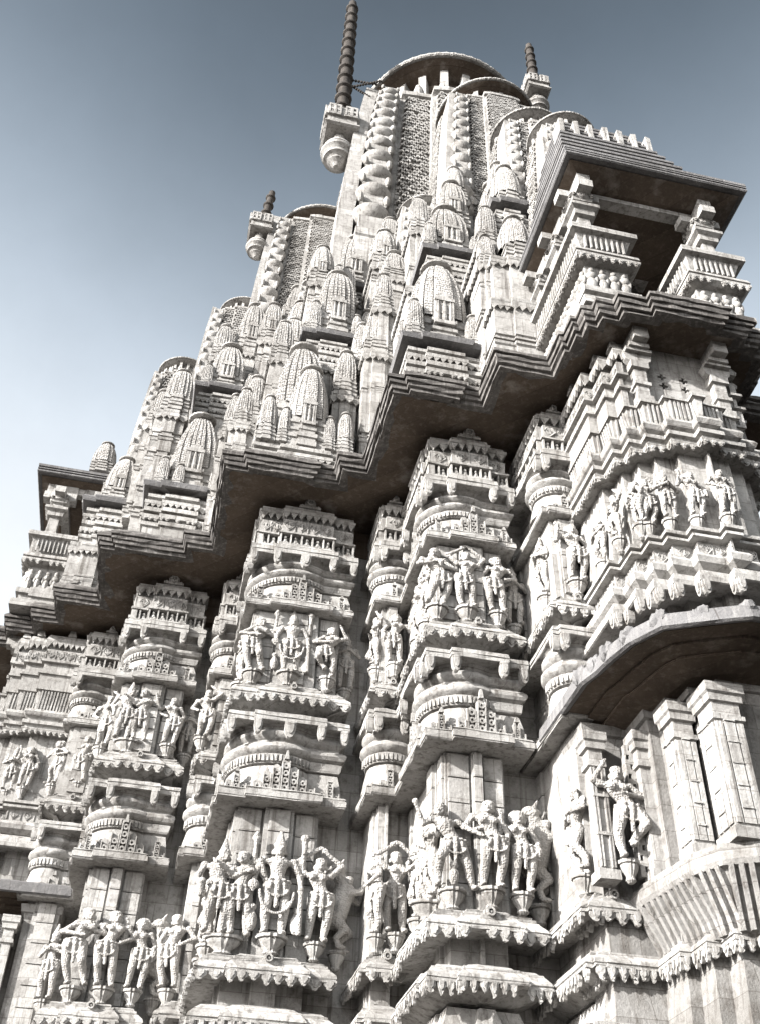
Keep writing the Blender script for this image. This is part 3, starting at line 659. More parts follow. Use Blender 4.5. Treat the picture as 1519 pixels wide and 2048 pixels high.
def spire(cx, cy, hw, z0, z1, rdisc, zdisc, dz, label, disc_r, lat=True, layers=34, cols=((-1, -1), (1, -1), (-1, 1))):
    """full curved spire with corner columns of stacked discs and a ribbed crowning disc"""
    cv = lambda t: 1-.04*t-.15*t**2.6
    body = MB(); curved_body(body, cx, cy, hw*1.12, z0, z1, cv, layers, 'big', groove=.985, share=.8)
    S = body.build('spire', CARVED, temple); S['label'] = label
    H = z1-z0
    # raised lattice on the bands of the front and left faces
    if lat:
        mb = MB(); cell = max(.075, hw*.042)
        for n in ((0, -1), (-1, 0)):
            t = (-n[1], n[0])
            for u0, u1, d in ((-.60, -.37, .865), (-.30, .30, .985), (.37, .60, .865)):
                nz = int(H/(cell*1.25)); nx = max(2, int((u1-u0)*hw*1.12/cell))
                for k in range(nz):
                    tt = (k+.5)/nz; s = cv(tt)*hw*1.12; z = z0+H*tt
                    for i in range(nx):
                        if random.random() < .05: continue
                        u = (u0+(u1-u0)*(i+.25+.5*(k % 2))/nx)*s; dd = d*s
                        c = (cx+t[0]*u+n[0]*dd, cy+t[1]*u+n[1]*dd); r = cell*random.uniform(.40, .46); dp = cell*random.uniform(.6, .9)
                        mb.plate(c, n, [(-r, z-r), (-r*.35, z-r), (-r*.3, z-r*.1), (r*.3, z-r*.1), (r*.35, z-r), (r, z-r), (r*.95, z+r*.2), (r*.5, z+r*.85), (-r*.5, z+r*.85), (-r*.95, z+r*.2)], -.02, dp)
        lo = mb.build('lattice', STONE, S); lo['kind'] = 'stuff'
        # plain fillets beside the bands
        mb = MB()
        for n in ((0, -1), (-1, 0)):
            t = (-n[1], n[0])
            for u, d, wd in ((-.64, .82, .05), (-.335, .93, .045), (.335, .93, .045), (.64, .82, .05)):
                K = 16; vs = []
                for k in range(K+1):
                    tt = k/K; s = cv(tt)*hw*1.12; z = z0+H*tt
                    for uu, dd in ((u-wd/2, d-.12), (u-wd/2, d+.03), (u+wd/2, d+.03), (u+wd/2, d-.12)):
                        vs.append((cx+t[0]*uu*s+n[0]*dd*s, cy+t[1]*uu*s+n[1]*dd*s, z))
                fs = []
                for k in range(K):
                    for i in range(3): fs.append((4*k+i, 4*k+i+1, 4*k+5+i, 4*k+4+i))
                fs.append((4*K, 4*K+1, 4*K+2, 4*K+3)); mb.add(vs, fs)
        mb.build('fillet', STONE, S)
    mb = MB(); K = 16; vs = []
    for k in range(K+1):
        tt = k/K; q = cv(tt)*hw; z = z0+H*tt
        for fx, fy in ((-1.0, -.35), (-1.13, -.35), (-1.13, -1.0), (-1.0, -1.0)): vs.append((cx+fx*q, cy+fy*q, z))
    fs = [(4*K, 4*K+1, 4*K+2, 4*K+3)]
    for k in range(K):
        for i in range(4): fs.append((4*k+i, 4*k+(i+1) % 4, 4*k+4+(i+1) % 4, 4*k+4+i))
    mb.add(vs, fs).build('corner_slab', STONE, S, jit=.004)
    # corner columns
    for sx, sy in cols:
        nd = len(dz); core = MB()
        for i, tz in enumerate(dz):
            tt = (tz-z0)/H; s = cv(max(0, min(1, tt)))*hw; x, y = cx+sx*s*(.87 if sx < 0 else .92), cy+sy*s*(.98 if sx < 0 else .92)
            gap = (dz[i+1]-tz) if i+1 < nd else tz-dz[i-1]
            r = disc_r*(1-.30*i/max(1, nd-1)); th = gap*.52
            d = MB().lathe(x, y, [(tz-th*.62, r*.55), (tz-th*.56, r*.72), (tz-th*.42, r*.93), (tz-th*.22, r*1.08), (tz, r*1.16), (tz+th*.16, r*1.18), (tz+th*.24, r*1.10), (tz+th*.36, r*.9), (tz+th*.42, r*.6)], 56, rib=.012, ribn=28)
            d.build('disc', STONE, S, True)
            core.box(x-r*.62, x+r*.62, y-r*.62, y+r*.62, tz+th*.3, tz+gap-th*.4)
            if i == 0: core.sweep(rect(x-r*.9, x+r*.9, y-r*.9, y+r*.9), [(z0+.1, 0), (tz-gap*1.2, 0), (tz-gap*1.15, .1*r), (tz-gap*.9, .1*r), (tz-gap*.85, -.1*r), (tz-th*.55, -.1*r)])
            for ax, ay in ((-1, -1), (1, -1), (-1, 1)):
                core.ball((x+ax*r*.80, y+ay*r*.80, tz+gap*.46), (r*.22, r*.22, gap*.2), 8, 6)
            core.box(x-r*.8, x+r*.8, y-r*.8, y+r*.8, tz+th*.38, tz+th*.5)
        core.build('disc_neck', STONE, S)
    # shoulder slabs, neck, posts and crowning disc
    top = cv(1)*hw*1.12
    MB().sweep([(cx+x*top, cy+y*top) for x, y in ratha_poly('big')], [(z1-.0, -.02*hw), (z1+.03*hw, .035*hw), (z1+.09*hw, .035*hw), (z1+.10*hw, -.2*hw)], dens=.2).build('shoulder_slab', STONE, S, jit=.006)
    zt = zdisc
    MB().lathe(cx, cy, [(zt-.12*rdisc, .68*rdisc), (zt-.03*rdisc, .9*rdisc), (zt-.004*rdisc, .965*rdisc), (zt-.002*rdisc, .5*rdisc)], 48).build('disc_soffit', SOFFIT if rdisc > 1.2 else STONE, S, True)  # brown under the wide rims stands in for their shade
    MB().lathe(cx, cy, [(z1, rdisc*.72), (zt-.1*rdisc, rdisc*.70), (zt, rdisc*.74)], 40).build('neck', SOFFIT if rdisc > 1.2 else STONE, S, True)  # wide necks take the same brown, recess shade put into the colour
    posts = MB(); k = 20
    for i in range(k):
        a = 2*math.pi*i/k+.1; n = (math.cos(a), math.sin(a))
        posts.obox((cx, cy), n, -.045*rdisc, .045*rdisc, .6*rdisc, random.uniform(.76, .84)*rdisc, z1+.1*hw, zt-.02)
        posts.ball((cx+n[0]*rdisc*.9, cy+n[1]*rdisc*.8, z1+(zt-z1)*.45), (.06*rdisc, .06*rdisc, (zt-z1)*.30), 8, 6)
    posts.build('neck_post', STONE, S)
    MB().lathe(cx, cy, [(zt, .7*rdisc), (zt, .93*rdisc), (zt+.005*rdisc, .985*rdisc), (zt+.02*rdisc, 1.0*rdisc), (zt+.05*rdisc, 1.0*rdisc), (zt+.07*rdisc, .97*rdisc), (zt+.2*rdisc, .85*rdisc), (zt+.32*rdisc, .5*rdisc), (zt+.4*rdisc, .25*rdisc), (zt+.75*rdisc, .18*rdisc), (zt+.9*rdisc, .02*rdisc)], 192, rib=.01, ribn=64).build('ribbed_disc', CARVED, S, True)
    return S
def dzs(z0, z1, n, q=.92):
    w_ = [q**i for i in range(n)]; tot = sum(w_); out = []; z = z0
    for i in range(n): out.append(z); z += (z1-z0)*w_[i]/tot
    return out
spire(5.4, 18.8, 3.50, 17.5, 31.9, 3.0, 35.2, [23.8, 24.9, 25.9, 26.85, 27.7, 28.4, 29.05, 29.75, 30.4, 31.0, 31.5], 'great central spire, tallest of all, under the widest ribbed disc', .43, layers=52)
spire(5.4, 14.2, 1.55, 15.5, 26.6, 1.42, 27.6, dzs(20.5, 26.5, 10), 'second tallest spire, standing against the front of the great one', .25, layers=40)
spire(5.4, 11.55, .92, 14.5, 21.5, .88, 22.1, dzs(18.2, 21.5, 8), 'slender spire above the roofed upper balcony, before the second tallest', .165, layers=30)
spire(5.4, 10.0, .72, 14.0, 18.9, .7, 19.4, dzs(16.5, 18.9, 7), 'lowest front spire, just behind the upper balcony roof', .13, layers=24)
spire(1.55, 18.8, 1.75, 15.5, 26.0, 1.5, 26.9, dzs(19.6, 25.9, 10), 'large spire standing against the left side of the great one', .25, layers=40)
spire(-.36, 18.8, .98, 14.5, 22.2, .75, 22.9, dzs(18.2, 22.1, 8), 'middle spire of the row stepping down on the left', .18, layers=30)
spire(-1.63, 18.8, .78, 14.0, 19.5, .70, 20.1, dzs(16.6, 19.4, 7), 'lowest spire of the row stepping down on the left', .14, layers=24)
spire(3.75, 14.75, .80, 16.0, 22.6, .72, 23.2, dzs(19.7, 22.5, 6), 'small spire tucked between the two tallest', .15, layers=26)
spire(1.6, 17.0, .80, 16.0, 21.7, .70, 22.2, dzs(18.6, 21.6, 6), 'small spire tucked between the great one and the large left one', .15, layers=26)
# lower masses that carry the spires
block(3.7, 7.1, 13.2, 17, 11.1, 15.6); block(2.6, 8.2, 15.6, 22, 11.1, 17.6)
block(4.5, 6.3, 11.0, 14, 11.1, 14.6); block(4.75, 6.05, 9.6, 12, 11.1, 14.1)
block(.2, 3.2, 17.3, 20.5, 11.1, 15.6); block(-1.3, .6, 17.95, 19.7, 11.1, 14.6); block(-2.4, -.8, 18.15, 19.5, 11.1, 14.1)

# ------------------------------------------------------------------ projecting bay with balconies
def bhadra(xf=None, front=True):
    lab = 'front' if front else 'left'
    C = 5.4
    hl = [(4.30, 9.6), (4.30, 8.50), (4.42, 8.50), (4.42, 8.18), (4.54, 8.18), (4.54, 7.97), (4.70, 7.97), (4.70, 7.84), (4.94, 7.84), (4.94, 7.72), (5.27, 7.72), (5.27, 7.60)]
    pl = hl + [(2*C-x, y) for x, y in reversed(hl)]
    # upper wall with figure row
    B = MB(xf).sweep(pl, [(5.9, -.25), (7.3, -.25), (7.3, -.14), (8.66, -.14), (8.66, -.3), (9.5, -.3)]).build('projecting_bay', STONE, temple, xf=xf)
    B['label'] = 'stepped projecting bay with canopy and balconies at right' if front else 'stepped projecting bay with balcony at the far left'
    def part(n, mb, mat=STONE, sm=False): return mb.build(n, mat, B, sm, xf, .0015)
    part('flat_ledge', MB().sweep(pl, [(6.6, -.2), (6.55, .04), (6.56, .06), (6.62, .06), (6.63, .04), (6.72, .02), (6.78, -.06), (6.8, -.2)]))
    pendants(B, pl, .055, 6.56, .17, .12, xf=xf)
    part('roll_moulding', MB().sweep(pl, [(6.78, -.2), (6.82, -.1), (6.88, -.02), (6.95, .0), (7.0, -.03), (7.03, -.08), (7.035, -.12), (7.24, -.12), (7.245, -.03), (7.28, -.03), (7.285, -.06), (7.31, -.06), (7.315, -.01), (7.36, -.01), (7.38, -.15)]))
    m = MB(); lotus_band(m, pl, -.118, 7.05, 7.23, .2); part('lotus_relief', m)
    part('stacked_moulding', MB().sweep(pl, [(8.60, -.16), (8.62, .01), (8.66, .02), (8.67, -.02), (8.73, -.02), (8.74, .03), (8.80, .03), (8.81, -.04), (8.87, -.03), (8.90, .02), (8.96, .045), (9.02, .02), (9.05, -.05), (9.07, -.13)]))
    m = MB(); scallops(m, pl, .012, 8.63, .08, .10); part('scallop_fringe', m)
    # fluted seat back
    m = MB().sweep(pl, [(9.05, -.11), (9.44, -.08), (9.45, -.04), (9.49, -.04), (9.51, -.2)]); part('seat_back', m)
    m = MB()
    for a, n, l in edges(pl, -.095, .09):
        k = max(2, round(l/.055))
        for i in range(1, k):
            c = l*i/k; q = []
            t = (-n[1], n[0])
            vs = []
            for z, d in ((9.06, -.015), (9.44, .015)):
                for aa, dd in ((c-.013+.05*(9.2-z), d-.02), (c-.013+.05*(9.2-z), d+.022), (c+.013+.05*(9.2-z), d+.022), (c+.013+.05*(9.2-z), d-.02)):
                    vs.append((a[0]+t[0]*aa+n[0]*dd, a[1]+t[1]*aa+n[1]*dd, z))
            m.add(vs, [(3, 2, 1, 0), (4, 5, 6, 7), (0, 1, 5, 4), (1, 2, 6, 5), (2, 3, 7, 6), (3, 0, 4, 7)])
    part('flute', m)
    # stepped wall piers beside the opening, up to the eave
    hl2 = [(4.30, 9.6), (4.30, 8.50), (4.42, 8.50), (4.42, 8.18), (4.54, 8.18), (4.54, 7.97), (4.70, 7.97), (4.70, 8.1), (4.9, 8.1), (4.9, 9.6)]
    fz = [(9.45, -.04), (9.75, -.04), (9.76, .0), (9.8, .0), (9.81, -.06), (10.0, -.06), (10.01, 0), (10.05, 0), (10.06, -.04), (10.28, -.04), (10.29, -.08), (10.40, -.08), (10.41, .0), (10.46, .01), (10.58, -.03), (10.6, -.1)]
    part('wall_pier', MB().sweep(hl2, fz)); part('wall_pier', MB().sweep([(2*C-x, y) for x, y in reversed(hl2)], fz))
    m = MB(); lotus_band(m, hl2, -.038, 10.07, 10.27, .18); triangles(m, hl2, -.0, 10.41, .09, .1); part('saw_tooth_band', m)
    for k, (x, y) in enumerate(((4.36, 8.9), (4.47, 8.34), (4.60, 8.07))):
        m = MB().add([(x-.06, y-.05, 10.58), (x+.07, y-.05, 10.58), (x+.07, y+.1, 10.58), (x-.06, y+.1, 10.58), (x-.02, y-.02, 10.82), (x+.01, y-.02, 10.82), (x+.01, y+.03, 10.82), (x-.02, y+.03, 10.82)], [(3, 2, 1, 0), (4, 5, 6, 7), (0, 1, 5, 4), (1, 2, 6, 5), (2, 3, 7, 6), (3, 0, 4, 7)])
        part('finial', m)
    # recessed screen wall with cross shaped holes
    yw = 8.06
    m = MB(); n = (0, -1); o = (C, yw)
    holes = [(-.18, 10.03), (-.18, 10.2), (.12, 10.03), (.12, 10.2)]
    xs = sorted(set([-.75, .75]+[round(h[0]+d, 3) for h in holes for d in (-.06, -.02, .02, .06)]))
    zs = sorted(set([9.4, 10.75]+[round(h[1]+d, 3) for h in holes for d in (-.06, -.02, .02, .06)]))
    for i in range(len(xs)-1):
        for k in range(len(zs)-1):
            xc, zc = (xs[i]+xs[i+1])/2, (zs[k]+zs[k+1])/2
            if any((abs(xc-hx) < .02 and abs(zc-hz) < .065) or (abs(xc-hx) < .065 and abs(zc-hz) < .02) for hx, hz in holes): continue
            m.obox(o, n, xs[i], xs[i+1], -.08, 0, zs[k], zs[k+1])
    part('pierced_screen', m)
    # pillar stub with bracket under the eave
    for s in (-1, 1):
        x = C+s*.55; m = MB()
        m.sweep(rect(x-.09, x+.09, 7.93, 8.13), [(9.5, .02), (9.62, .02), (9.63, -.01), (9.8, -.01), (9.81, .02), (9.87, .02), (9.88, -.01), (10.12, -.01), (10.13, .03), (10.25, .03)]).box(x-.11, x+.11, 7.94, 8.2, 10.25, 10.40)
        m.box(x-.18, x+.18, 7.86, 8.22, 10.40, 10.45).box(x-.14, x+.14, 7.82, 8.2, 10.45, 10.52).box(x-.1, x+.1, 7.72, 8.3, 10.52, 10.72); m.plate((x, 7.92), (0, -1), [(-.2, 10.41), (-.17, 10.30), (-.11, 10.25), (.11, 10.25), (.17, 10.30), (.2, 10.41)], -.1, 0)
        part('pillar', m)
    # ---- canopy
    can = [(4.30, 9.5), (4.30, 8.72), (4.36, 8.50), (4.40, 8.25), (4.46, 8.0), (4.56, 7.82), (4.80, 7.70), (5.1, 7.56), (5.4, 7.50)]
    can = can[:-1]; can = can + [(2*C-x, y) for x, y in reversed(can)]
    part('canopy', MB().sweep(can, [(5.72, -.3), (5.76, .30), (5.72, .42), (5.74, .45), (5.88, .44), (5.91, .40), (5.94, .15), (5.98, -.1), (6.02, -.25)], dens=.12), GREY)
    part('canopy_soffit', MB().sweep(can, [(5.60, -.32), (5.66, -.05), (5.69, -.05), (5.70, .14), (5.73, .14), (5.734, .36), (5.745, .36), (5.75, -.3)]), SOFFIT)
    q = offset(can, .40)
    for i in range(1, len(q)-1):
        x, y = q[i]; m = MB().ball((x, y, 5.88), (.06, .06, .075), 10, 7); m.ball((x-.04, y+.05, 5.84), (.055, .06, .10), 10, 7); m.ball((x+.03, y+.02, 5.92), (.05, .05, .05), 9, 6); m.build('canopy_boss', GREY, B, True, xf, .007)
    # ---- lower storey: wall, pillars, seat
    low = [(4.05, 9.9), (4.05, 9.22), (4.55, 9.22), (4.55, 8.75), (4.66, 8.75), (4.66, 8.45), (4.80, 8.45), (4.80, 8.2), (5.0, 8.2), (5.0, 8.0), (5.25, 8.0)]
    low = low + [(2*C-x, y) for x, y in reversed(low)]
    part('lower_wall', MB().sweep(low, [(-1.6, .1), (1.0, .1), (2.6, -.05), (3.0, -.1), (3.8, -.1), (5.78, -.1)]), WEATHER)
    part('awning_ledge', MB().sweep(low, [(3.0, -.15)] + awning_ledge(3.11)[1:11] + [(3.30, -.14), (3.36, -.2)]))
    m = MB(); scallops(m, low, -.006, 3.115, .13, .10); part('scallop_fringe', m)
    s1 = [(4.05, 9.9), (4.05, 9.22), (4.50, 9.22), (4.50, 9.9)]
    part('awning_ledge', MB().sweep(s1, awning_ledge(3.62))); m = MB(); scallops(m, s1, -.006, 3.622, .115, .135); part('scallop_fringe', m)
    # sloping fluted seat back at the foot of the pillars
    sb = [(4.52, 9.4), (4.52, 9.1), (4.60, 8.65), (4.66, 8.30), (4.78, 8.08), (5.0, 7.95), (5.3, 7.9)]; sb = sb + [(2*C-x, y) for x, y in reversed(sb)]
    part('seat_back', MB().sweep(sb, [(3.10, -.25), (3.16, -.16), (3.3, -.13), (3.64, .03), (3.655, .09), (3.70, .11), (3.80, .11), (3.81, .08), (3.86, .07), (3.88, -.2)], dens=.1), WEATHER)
    m = MB()
    for a, n, l in edges(sb, 0, .1):
        k = max(2, round(l/.09)); t = (-n[1], n[0])
        for i in range(k):
            c = l*(i+.5)/k; vs = []
            for z, d in ((3.16, -.16), (3.3, -.12), (3.66, .06)):
                for aa, dd in ((c-.036, d-.03), (c-.02, d+.05), (c+.02, d+.05), (c+.036, d-.03)):
                    vs.append((a[0]+t[0]*aa+n[0]*dd, a[1]+t[1]*aa+n[1]*dd, z))
            fs = [(3, 2, 1, 0), (8, 9, 10, 11)]
            for r in range(2):
                for j in range(4): fs.append((4*r+j, 4*r+(j+1) % 4, 4*r+4+(j+1) % 4, 4*r+4+j))
            m.add(vs, fs)
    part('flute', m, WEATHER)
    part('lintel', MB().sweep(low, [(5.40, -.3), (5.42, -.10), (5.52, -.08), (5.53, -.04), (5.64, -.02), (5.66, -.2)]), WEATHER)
    def column(x, y, r, z0=3.86, z1=5.33, flut=False):
        m = MB(); sq = lambda h: rect(x-h, x+h, y-h, y+h)
        m.sweep(sq(r), [(z0, .03), (z0+.10, .03), (z0+.11, 0), (z1-.30, -.01), (z1-.29, .02), (z1-.24, .02), (z1-.23, -.005), (z1-.10, -.005), (z1-.09, .025), (z1-.02, .03), (z1, .05), (z1+.1, .05)])
        if flut:
            for n, o in (((0, -1), (x, y-r)), ((-1, 0), (x-r, y))):
                for c, ww in ((-.72, .2), (-.05, .36), (.66, .24)): m.obox(o, n, c*r-ww*r, c*r+ww*r, -.02, .018, z0+.14, z1-.32)
                for kz in range(5): m.obox(o, n, -.42*r, .32*r, -.02, .03, z0+.28+.22*kz, z0+.292+.22*kz+random.uniform(0, .006))
        return part('pillar', m)
    column(4.12, 9.16, .08); column(4.60, 9.02, .07); column(4.74, 8.42, .11, flut=True); column(4.98, 8.02, .15, flut=True); column(2*C-4.95, 8.0, .11, flut=True)
    # ladder-like pierced strip beside the niche
    m = MB()
    for k in range(13):
        z = 3.92+.108*k
        m.obox((4.44, 9.16), (0, -1), 0, .10, .0, .10, z, z+.05)
        h0 = .015 if k % 2 else .05
        m.obox((4.44, 9.16), (0, -1), 0, h0, .0, .10, z+.05, z+.108); m.obox((4.44, 9.16), (0, -1), h0+.035, .10, .0, .10, z+.05, z+.108)
    part('pierced_strip', m)
    m = MB()
    for x in (4.05, 4.075, 4.165, 4.19): m.obox((x, 9.075), (0, -1), -.008, .008, -.01, .018, 3.98, 5.02)
    for zz in (4.3, 4.7): m.box(4.038, 4.202, 9.052, 9.08, zz, zz+.03)
    part('pillar_relief', m)
    # ---- upper balcony above the eave
    RF = [(4.06, 10.4), (4.06, 7.42), (7.0, 7.42), (7.0, 10.4)]
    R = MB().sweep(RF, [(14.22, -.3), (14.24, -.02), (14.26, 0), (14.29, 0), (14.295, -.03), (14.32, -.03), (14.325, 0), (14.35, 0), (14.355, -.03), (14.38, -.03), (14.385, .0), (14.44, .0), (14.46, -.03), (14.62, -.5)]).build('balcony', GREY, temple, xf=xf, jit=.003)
    R['label'] = 'open roofed balcony above the eave at upper right' if front else 'small roofed balcony above the eave at far left'
    def rp(n, mb, mat=STONE, sm=False): return mb.build(n, mat, R, sm, xf, .0015)
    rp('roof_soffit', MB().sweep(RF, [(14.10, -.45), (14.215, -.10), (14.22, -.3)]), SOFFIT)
    # roof pyramid of slats
    m = MB()
    for k in range(10):
        h = 1.22-.055*k; m.sweep(rect(C-h, C+h, 7.72+.1*k, 9.5), [(14.5+.31*k, -.1), (14.70+.31*k, -.1), (14.72+.31*k, 0), (14.78+.31*k, .0), (14.81+.31*k, -.1)])
    if front: rp('stepped_roof', m, GREY)
    m = MB()
    for k in range(7):
        x = C-.8+k*.27; m.box(x-.045, x+.045, 8.38, 8.7, 16.2, 17.2, .01)
        m.ball((x+.13, 8.5, 16.75), (.07, .07, .16), 8, 6)
    if front: rp('roof_rib', m)
    # floor slab, figure frieze, ledge, seat back
    for x0, x1 in ((4.22, 4.92), (2*C-4.92, 2*C-4.22)):
        blk = rect(x0, x1, 7.78, 8.3) if x0 < 5 else rect(x0, x1, 7.78, 10)
        if x0 < 5: blk = [(x0, 10), (x0, 7.78), (x1, 7.78), (x1, 8.3), (x0+.3, 8.3), (x0+.3, 10)]
        rp('parapet', MB().sweep(blk, [(11.0, .10), (11.14, .10), (11.15, .0), (11.30, .0), (11.31, .06), (11.42, .06), (11.43, -.03), (11.98, -.03), (12.0, .05), (12.05, .12), (12.10, .12), (12.105, .08), (12.13, .08), (12.14, .12), (12.22, .10), (12.26, .0), (12.30, -.04), (12.62, .06), (12.64, .14), (12.74, .14), (12.76, -.05)]))
        m = MB(); scallops(m, blk, .115, 12.06, .09, .12); rp('scallop_fringe', m)
        m = MB()
        for a, n, l in edges(blk, -.03, .1):
            k = max(2, round(l/.16)); t = (-n[1], n[0])
            for i in range(k):
                c = l*(i+.5)/k
                P = lambda d, z: (a[0]+t[0]*c+n[0]*d, a[1]+t[1]*c+n[1]*d, z)
                m.ball(P(.0, 11.58), (.075, .06, .14)); m.ball(P(.005, 11.74), (.08, .065, .08)); m.ball(P(.01, 11.86), (.042, .042, .055)); m.ball((a[0]+t[0]*(c+.06)+n[0]*.02, a[1]+t[1]*(c+.06)+n[1]*.02, 11.68), (.03, .03, .09))
            for i in range(k*2):
                c = l*(i+.5)/k/2; m.obox(a, n, c-.012, c+.012, .05, .10, 12.31, 12.61)
        rp('parapet_figures', m, STONE, True)
    rp('sill', MB().sweep(rect(4.2, 6.6, 8.0, 10.4), [(11.0, 0), (11.25, 0), (11.26, .04), (11.45, .04), (11.46, 0), (11.55, 0)]))
    def bcol(x, y):
        m = MB(); sq = lambda h: rect(x-h, x+h, y-h, y+h)
        m.sweep(sq(.10), [(12.5, .02), (12.9, .02), (12.95, 0), (13.3, -.01), (13.32, .05), (13.42, .06), (13.46, .12), (13.52, .12), (13.53, .0), (13.66, .0), (13.68, .05), (13.78, .07)])
        m.box(x-.11, x+.11, y-.34, y+.3, 13.80, 13.96).box(x-.10, x+.10, y-.30, y+.3, 13.96, 14.2); m.box(x-.34, x+.3, y-.10, y+.10, 13.80, 13.95)
        rp('pillar', m)
        m = MB()
        for n in ((0, -1), (-1, 0)):
            scallops(m, sq(.19), .0, 13.80, .06, .1)
        m.lathe(x, y, [(13.68, .12), (13.74, .2), (13.80, .21)], 16); rp('capital', m)
    for x, y in ((4.42, 7.98), (2*C-4.42, 7.98), (4.42, 8.75), (4.42, 9.5)): bcol(x, y)
    rp('beam', MB().box(4.36, 6.5, 7.93, 8.1, 14.0, 14.2).box(4.34, 4.5, 7.9, 10.2, 14.0, 14.2))
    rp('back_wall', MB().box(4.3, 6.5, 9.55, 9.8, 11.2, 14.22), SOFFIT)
    return B
BF = bhadra()
BL = bhadra(MAP, False)

# ------------------------------------------------------------------ statues
def capsule(mb, p, q, r0, r1, seg=10):
    mb.tube([p, q], [r0, r1], seg); mb.ball(p, r0, seg, 6); mb.ball(q, r1, seg, 6)
def chain(mb, pts, r):
    for a, b in zip(pts, pts[1:]): capsule(mb, a, b, r, r, 7)
def humanoid(mb, ox=0, sway=0, turn=0, female=True, arms=(), head='bun', legs=None, lean=0, skirt=True, flip=1):
    def T(p): return (ox+flip*p[0], p[1], p[2])
    cap = lambda p, q, a, b: capsule(mb, T(p), T(q), a, b)
    bal = lambda c, r: mb.ball(T(c), r, 12, 8)
    hx, wx, cx, nx = .045*sway, .015*sway+lean*.3, -.025*sway+lean*.7, -.03*sway+lean
    hd = .01*sway+lean*1.1
    pel, wai, che, nec, hea = (hx, 0, .52), (wx, -.005, .62), (cx, -.012, .715), (nx, 0, .805), (hd+turn*.02, -.02, .875)
    hipw = .068 if female else .06
    bal(pel, (.118 if female else .10, .085, .075)); cap(pel, wai, .088, .066); cap(wai, che, .066, .085)
    bal((cx, -.01, .745), (.125, .07, .05)); cap(che, nec, .06, .038); cap(nec, hea, .036, .035)
    if female:
        for s in (-1, 1): bal((cx+s*.052, -.075, .715), (.043, .043, .041))
    # head, face, hair
    bal(hea, (.058, .066, .074)); bal((hea[0]+turn*.03, hea[1]-.058, hea[2]-.012), (.013, .02, .018)); bal((hea[0]+turn*.02, hea[1]-.045, hea[2]-.05), (.024, .02, .014))
    for s in (-1, 1):
        bal((hea[0]+s*.062, hea[1]+.01, hea[2]-.025), (.018, .02, .03)); bal((hea[0]+s*.024+turn*.02, hea[1]-.052, hea[2]+.02), (.017, .014, .006))
    if head == 'bun':
        bal((hea[0]-turn*.035, hea[1]+.04, hea[2]+.05), (.062, .058, .055)); bal((hea[0], hea[1], hea[2]+.045), (.064, .066, .045))
    elif head == 'crown':
        bal((hea[0], hea[1], hea[2]+.05), (.066, .066, .03)); cap((hea[0], hea[1], hea[2]+.06), (hea[0], hea[1]+.01, hea[2]+.17), .056, .026); bal((hea[0], hea[1]+.01, hea[2]+.2), (.02, .02, .025))
    elif head == 'halo':
        bal((hea[0], hea[1]+.05, hea[2]+.03), (.11, .02, .11)); bal((hea[0], hea[1], hea[2]+.06), (.058, .06, .045))
    # legs
    legs = legs or (((hx*.6-.085, -.03, .28), (-.075, 0, .045)), ((hx*.6+.085, -.03, .28), (.075, 0, .045)))
    for s, (kn, an) in zip((-1, 1), legs):
        hip = (hx+s*hipw, 0, .50)
        cap(hip, kn, .078 if female else .07, .05); cap(kn, (kn[0]*.5+an[0]*.5, .012, (kn[2]+an[2])/2), .05, .046); cap((kn[0]*.5+an[0]*.5, .012, (kn[2]+an[2])/2), an, .046, .03)
        bal((an[0]+s*.012, -.035, an[2]-.022), (.034, .07, .024)); bal((an[0], an[1], an[2]+.01), (.038, .038, .014))
    # belt, necklace, cloth
    for k in range(12):
        a = 2*math.pi*k/12; bal((hx+.118*math.cos(a), .088*math.sin(a), .545), (.022, .022, .016)); bal((nx*.6+cx*.4+.07*math.cos(a), -.012+.062*math.sin(a), .782), (.014, .014, .012))
    if skirt:
        cap((hx, -.085, .52), (hx*.7, -.07, .27), .026, .02); cap((hx-.06, -.085, .50), (hx-.08, -.06, .38), .018, .014); cap((hx+.06, -.085, .50), (hx+.08, -.06, .38), .018, .014)
        chain(mb, [T((hx+.10*math.cos(a), -.09, .44+.07*math.sin(a))) for a in [math.pi*(1+k/6) for k in range(7)]], .012)
    # arms: each (side, elbow, wrist, held)
    for s, el, wr, held in arms:
        sh = (cx+s*.135, 0, .765)
        bal(sh, (.044, .042, .042)); cap(sh, el, .037, .03); cap(el, wr, .031, .022); bal(el, .036)
        d = (Vector(wr)-Vector(el)).normalized(); h = Vector(wr)+d*.03
        bal(tuple(h), (.024, .02, .028))
        sd = Vector((d.z, 0, -d.x))
        for f in (-.6, -.2, .2, .6):      # fingers, curled a little
            a = h+sd*.018*f+d*.012; b = a+d*(.034-.01*abs(f))+Vector((0, -.012, 0)); cap(tuple(a), tuple(b), .0085, .007)
        a = h+sd*.02; cap(tuple(a), tuple(a+sd*.02+d*.008), .009, .007)
        w_ = Vector(wr)
        if held == 'staff': cap((h.x, h.y, h.z), (h.x+s*.005, h.y, .03), .022, .028); bal((h.x, h.y, h.z+.02), .03)
        elif held == 'mace': cap((h.x, h.y-.01, h.z-.05), (h.x, h.y, h.z+.08), .024, .03); bal((h.x, h.y, h.z+.11), .045)
        elif held == 'lotus': bal((h.x, h.y, h.z+.06), (.045, .03, .045)); bal((h.x, h.y-.01, h.z+.10), (.025, .03, .03))
        elif held == 'disc': bal((h.x, h.y-.02, h.z+.03), (.055, .018, .055))
        elif held == 'fan': cap((h.x, h.y, h.z), (h.x+s*.02, h.y, h.z+.07), .018, .036)
        elif held == 'child': bal((h.x, h.y-.02, h.z+.05), (.05, .045, .07)); bal((h.x, h.y-.02, h.z+.14), .035)
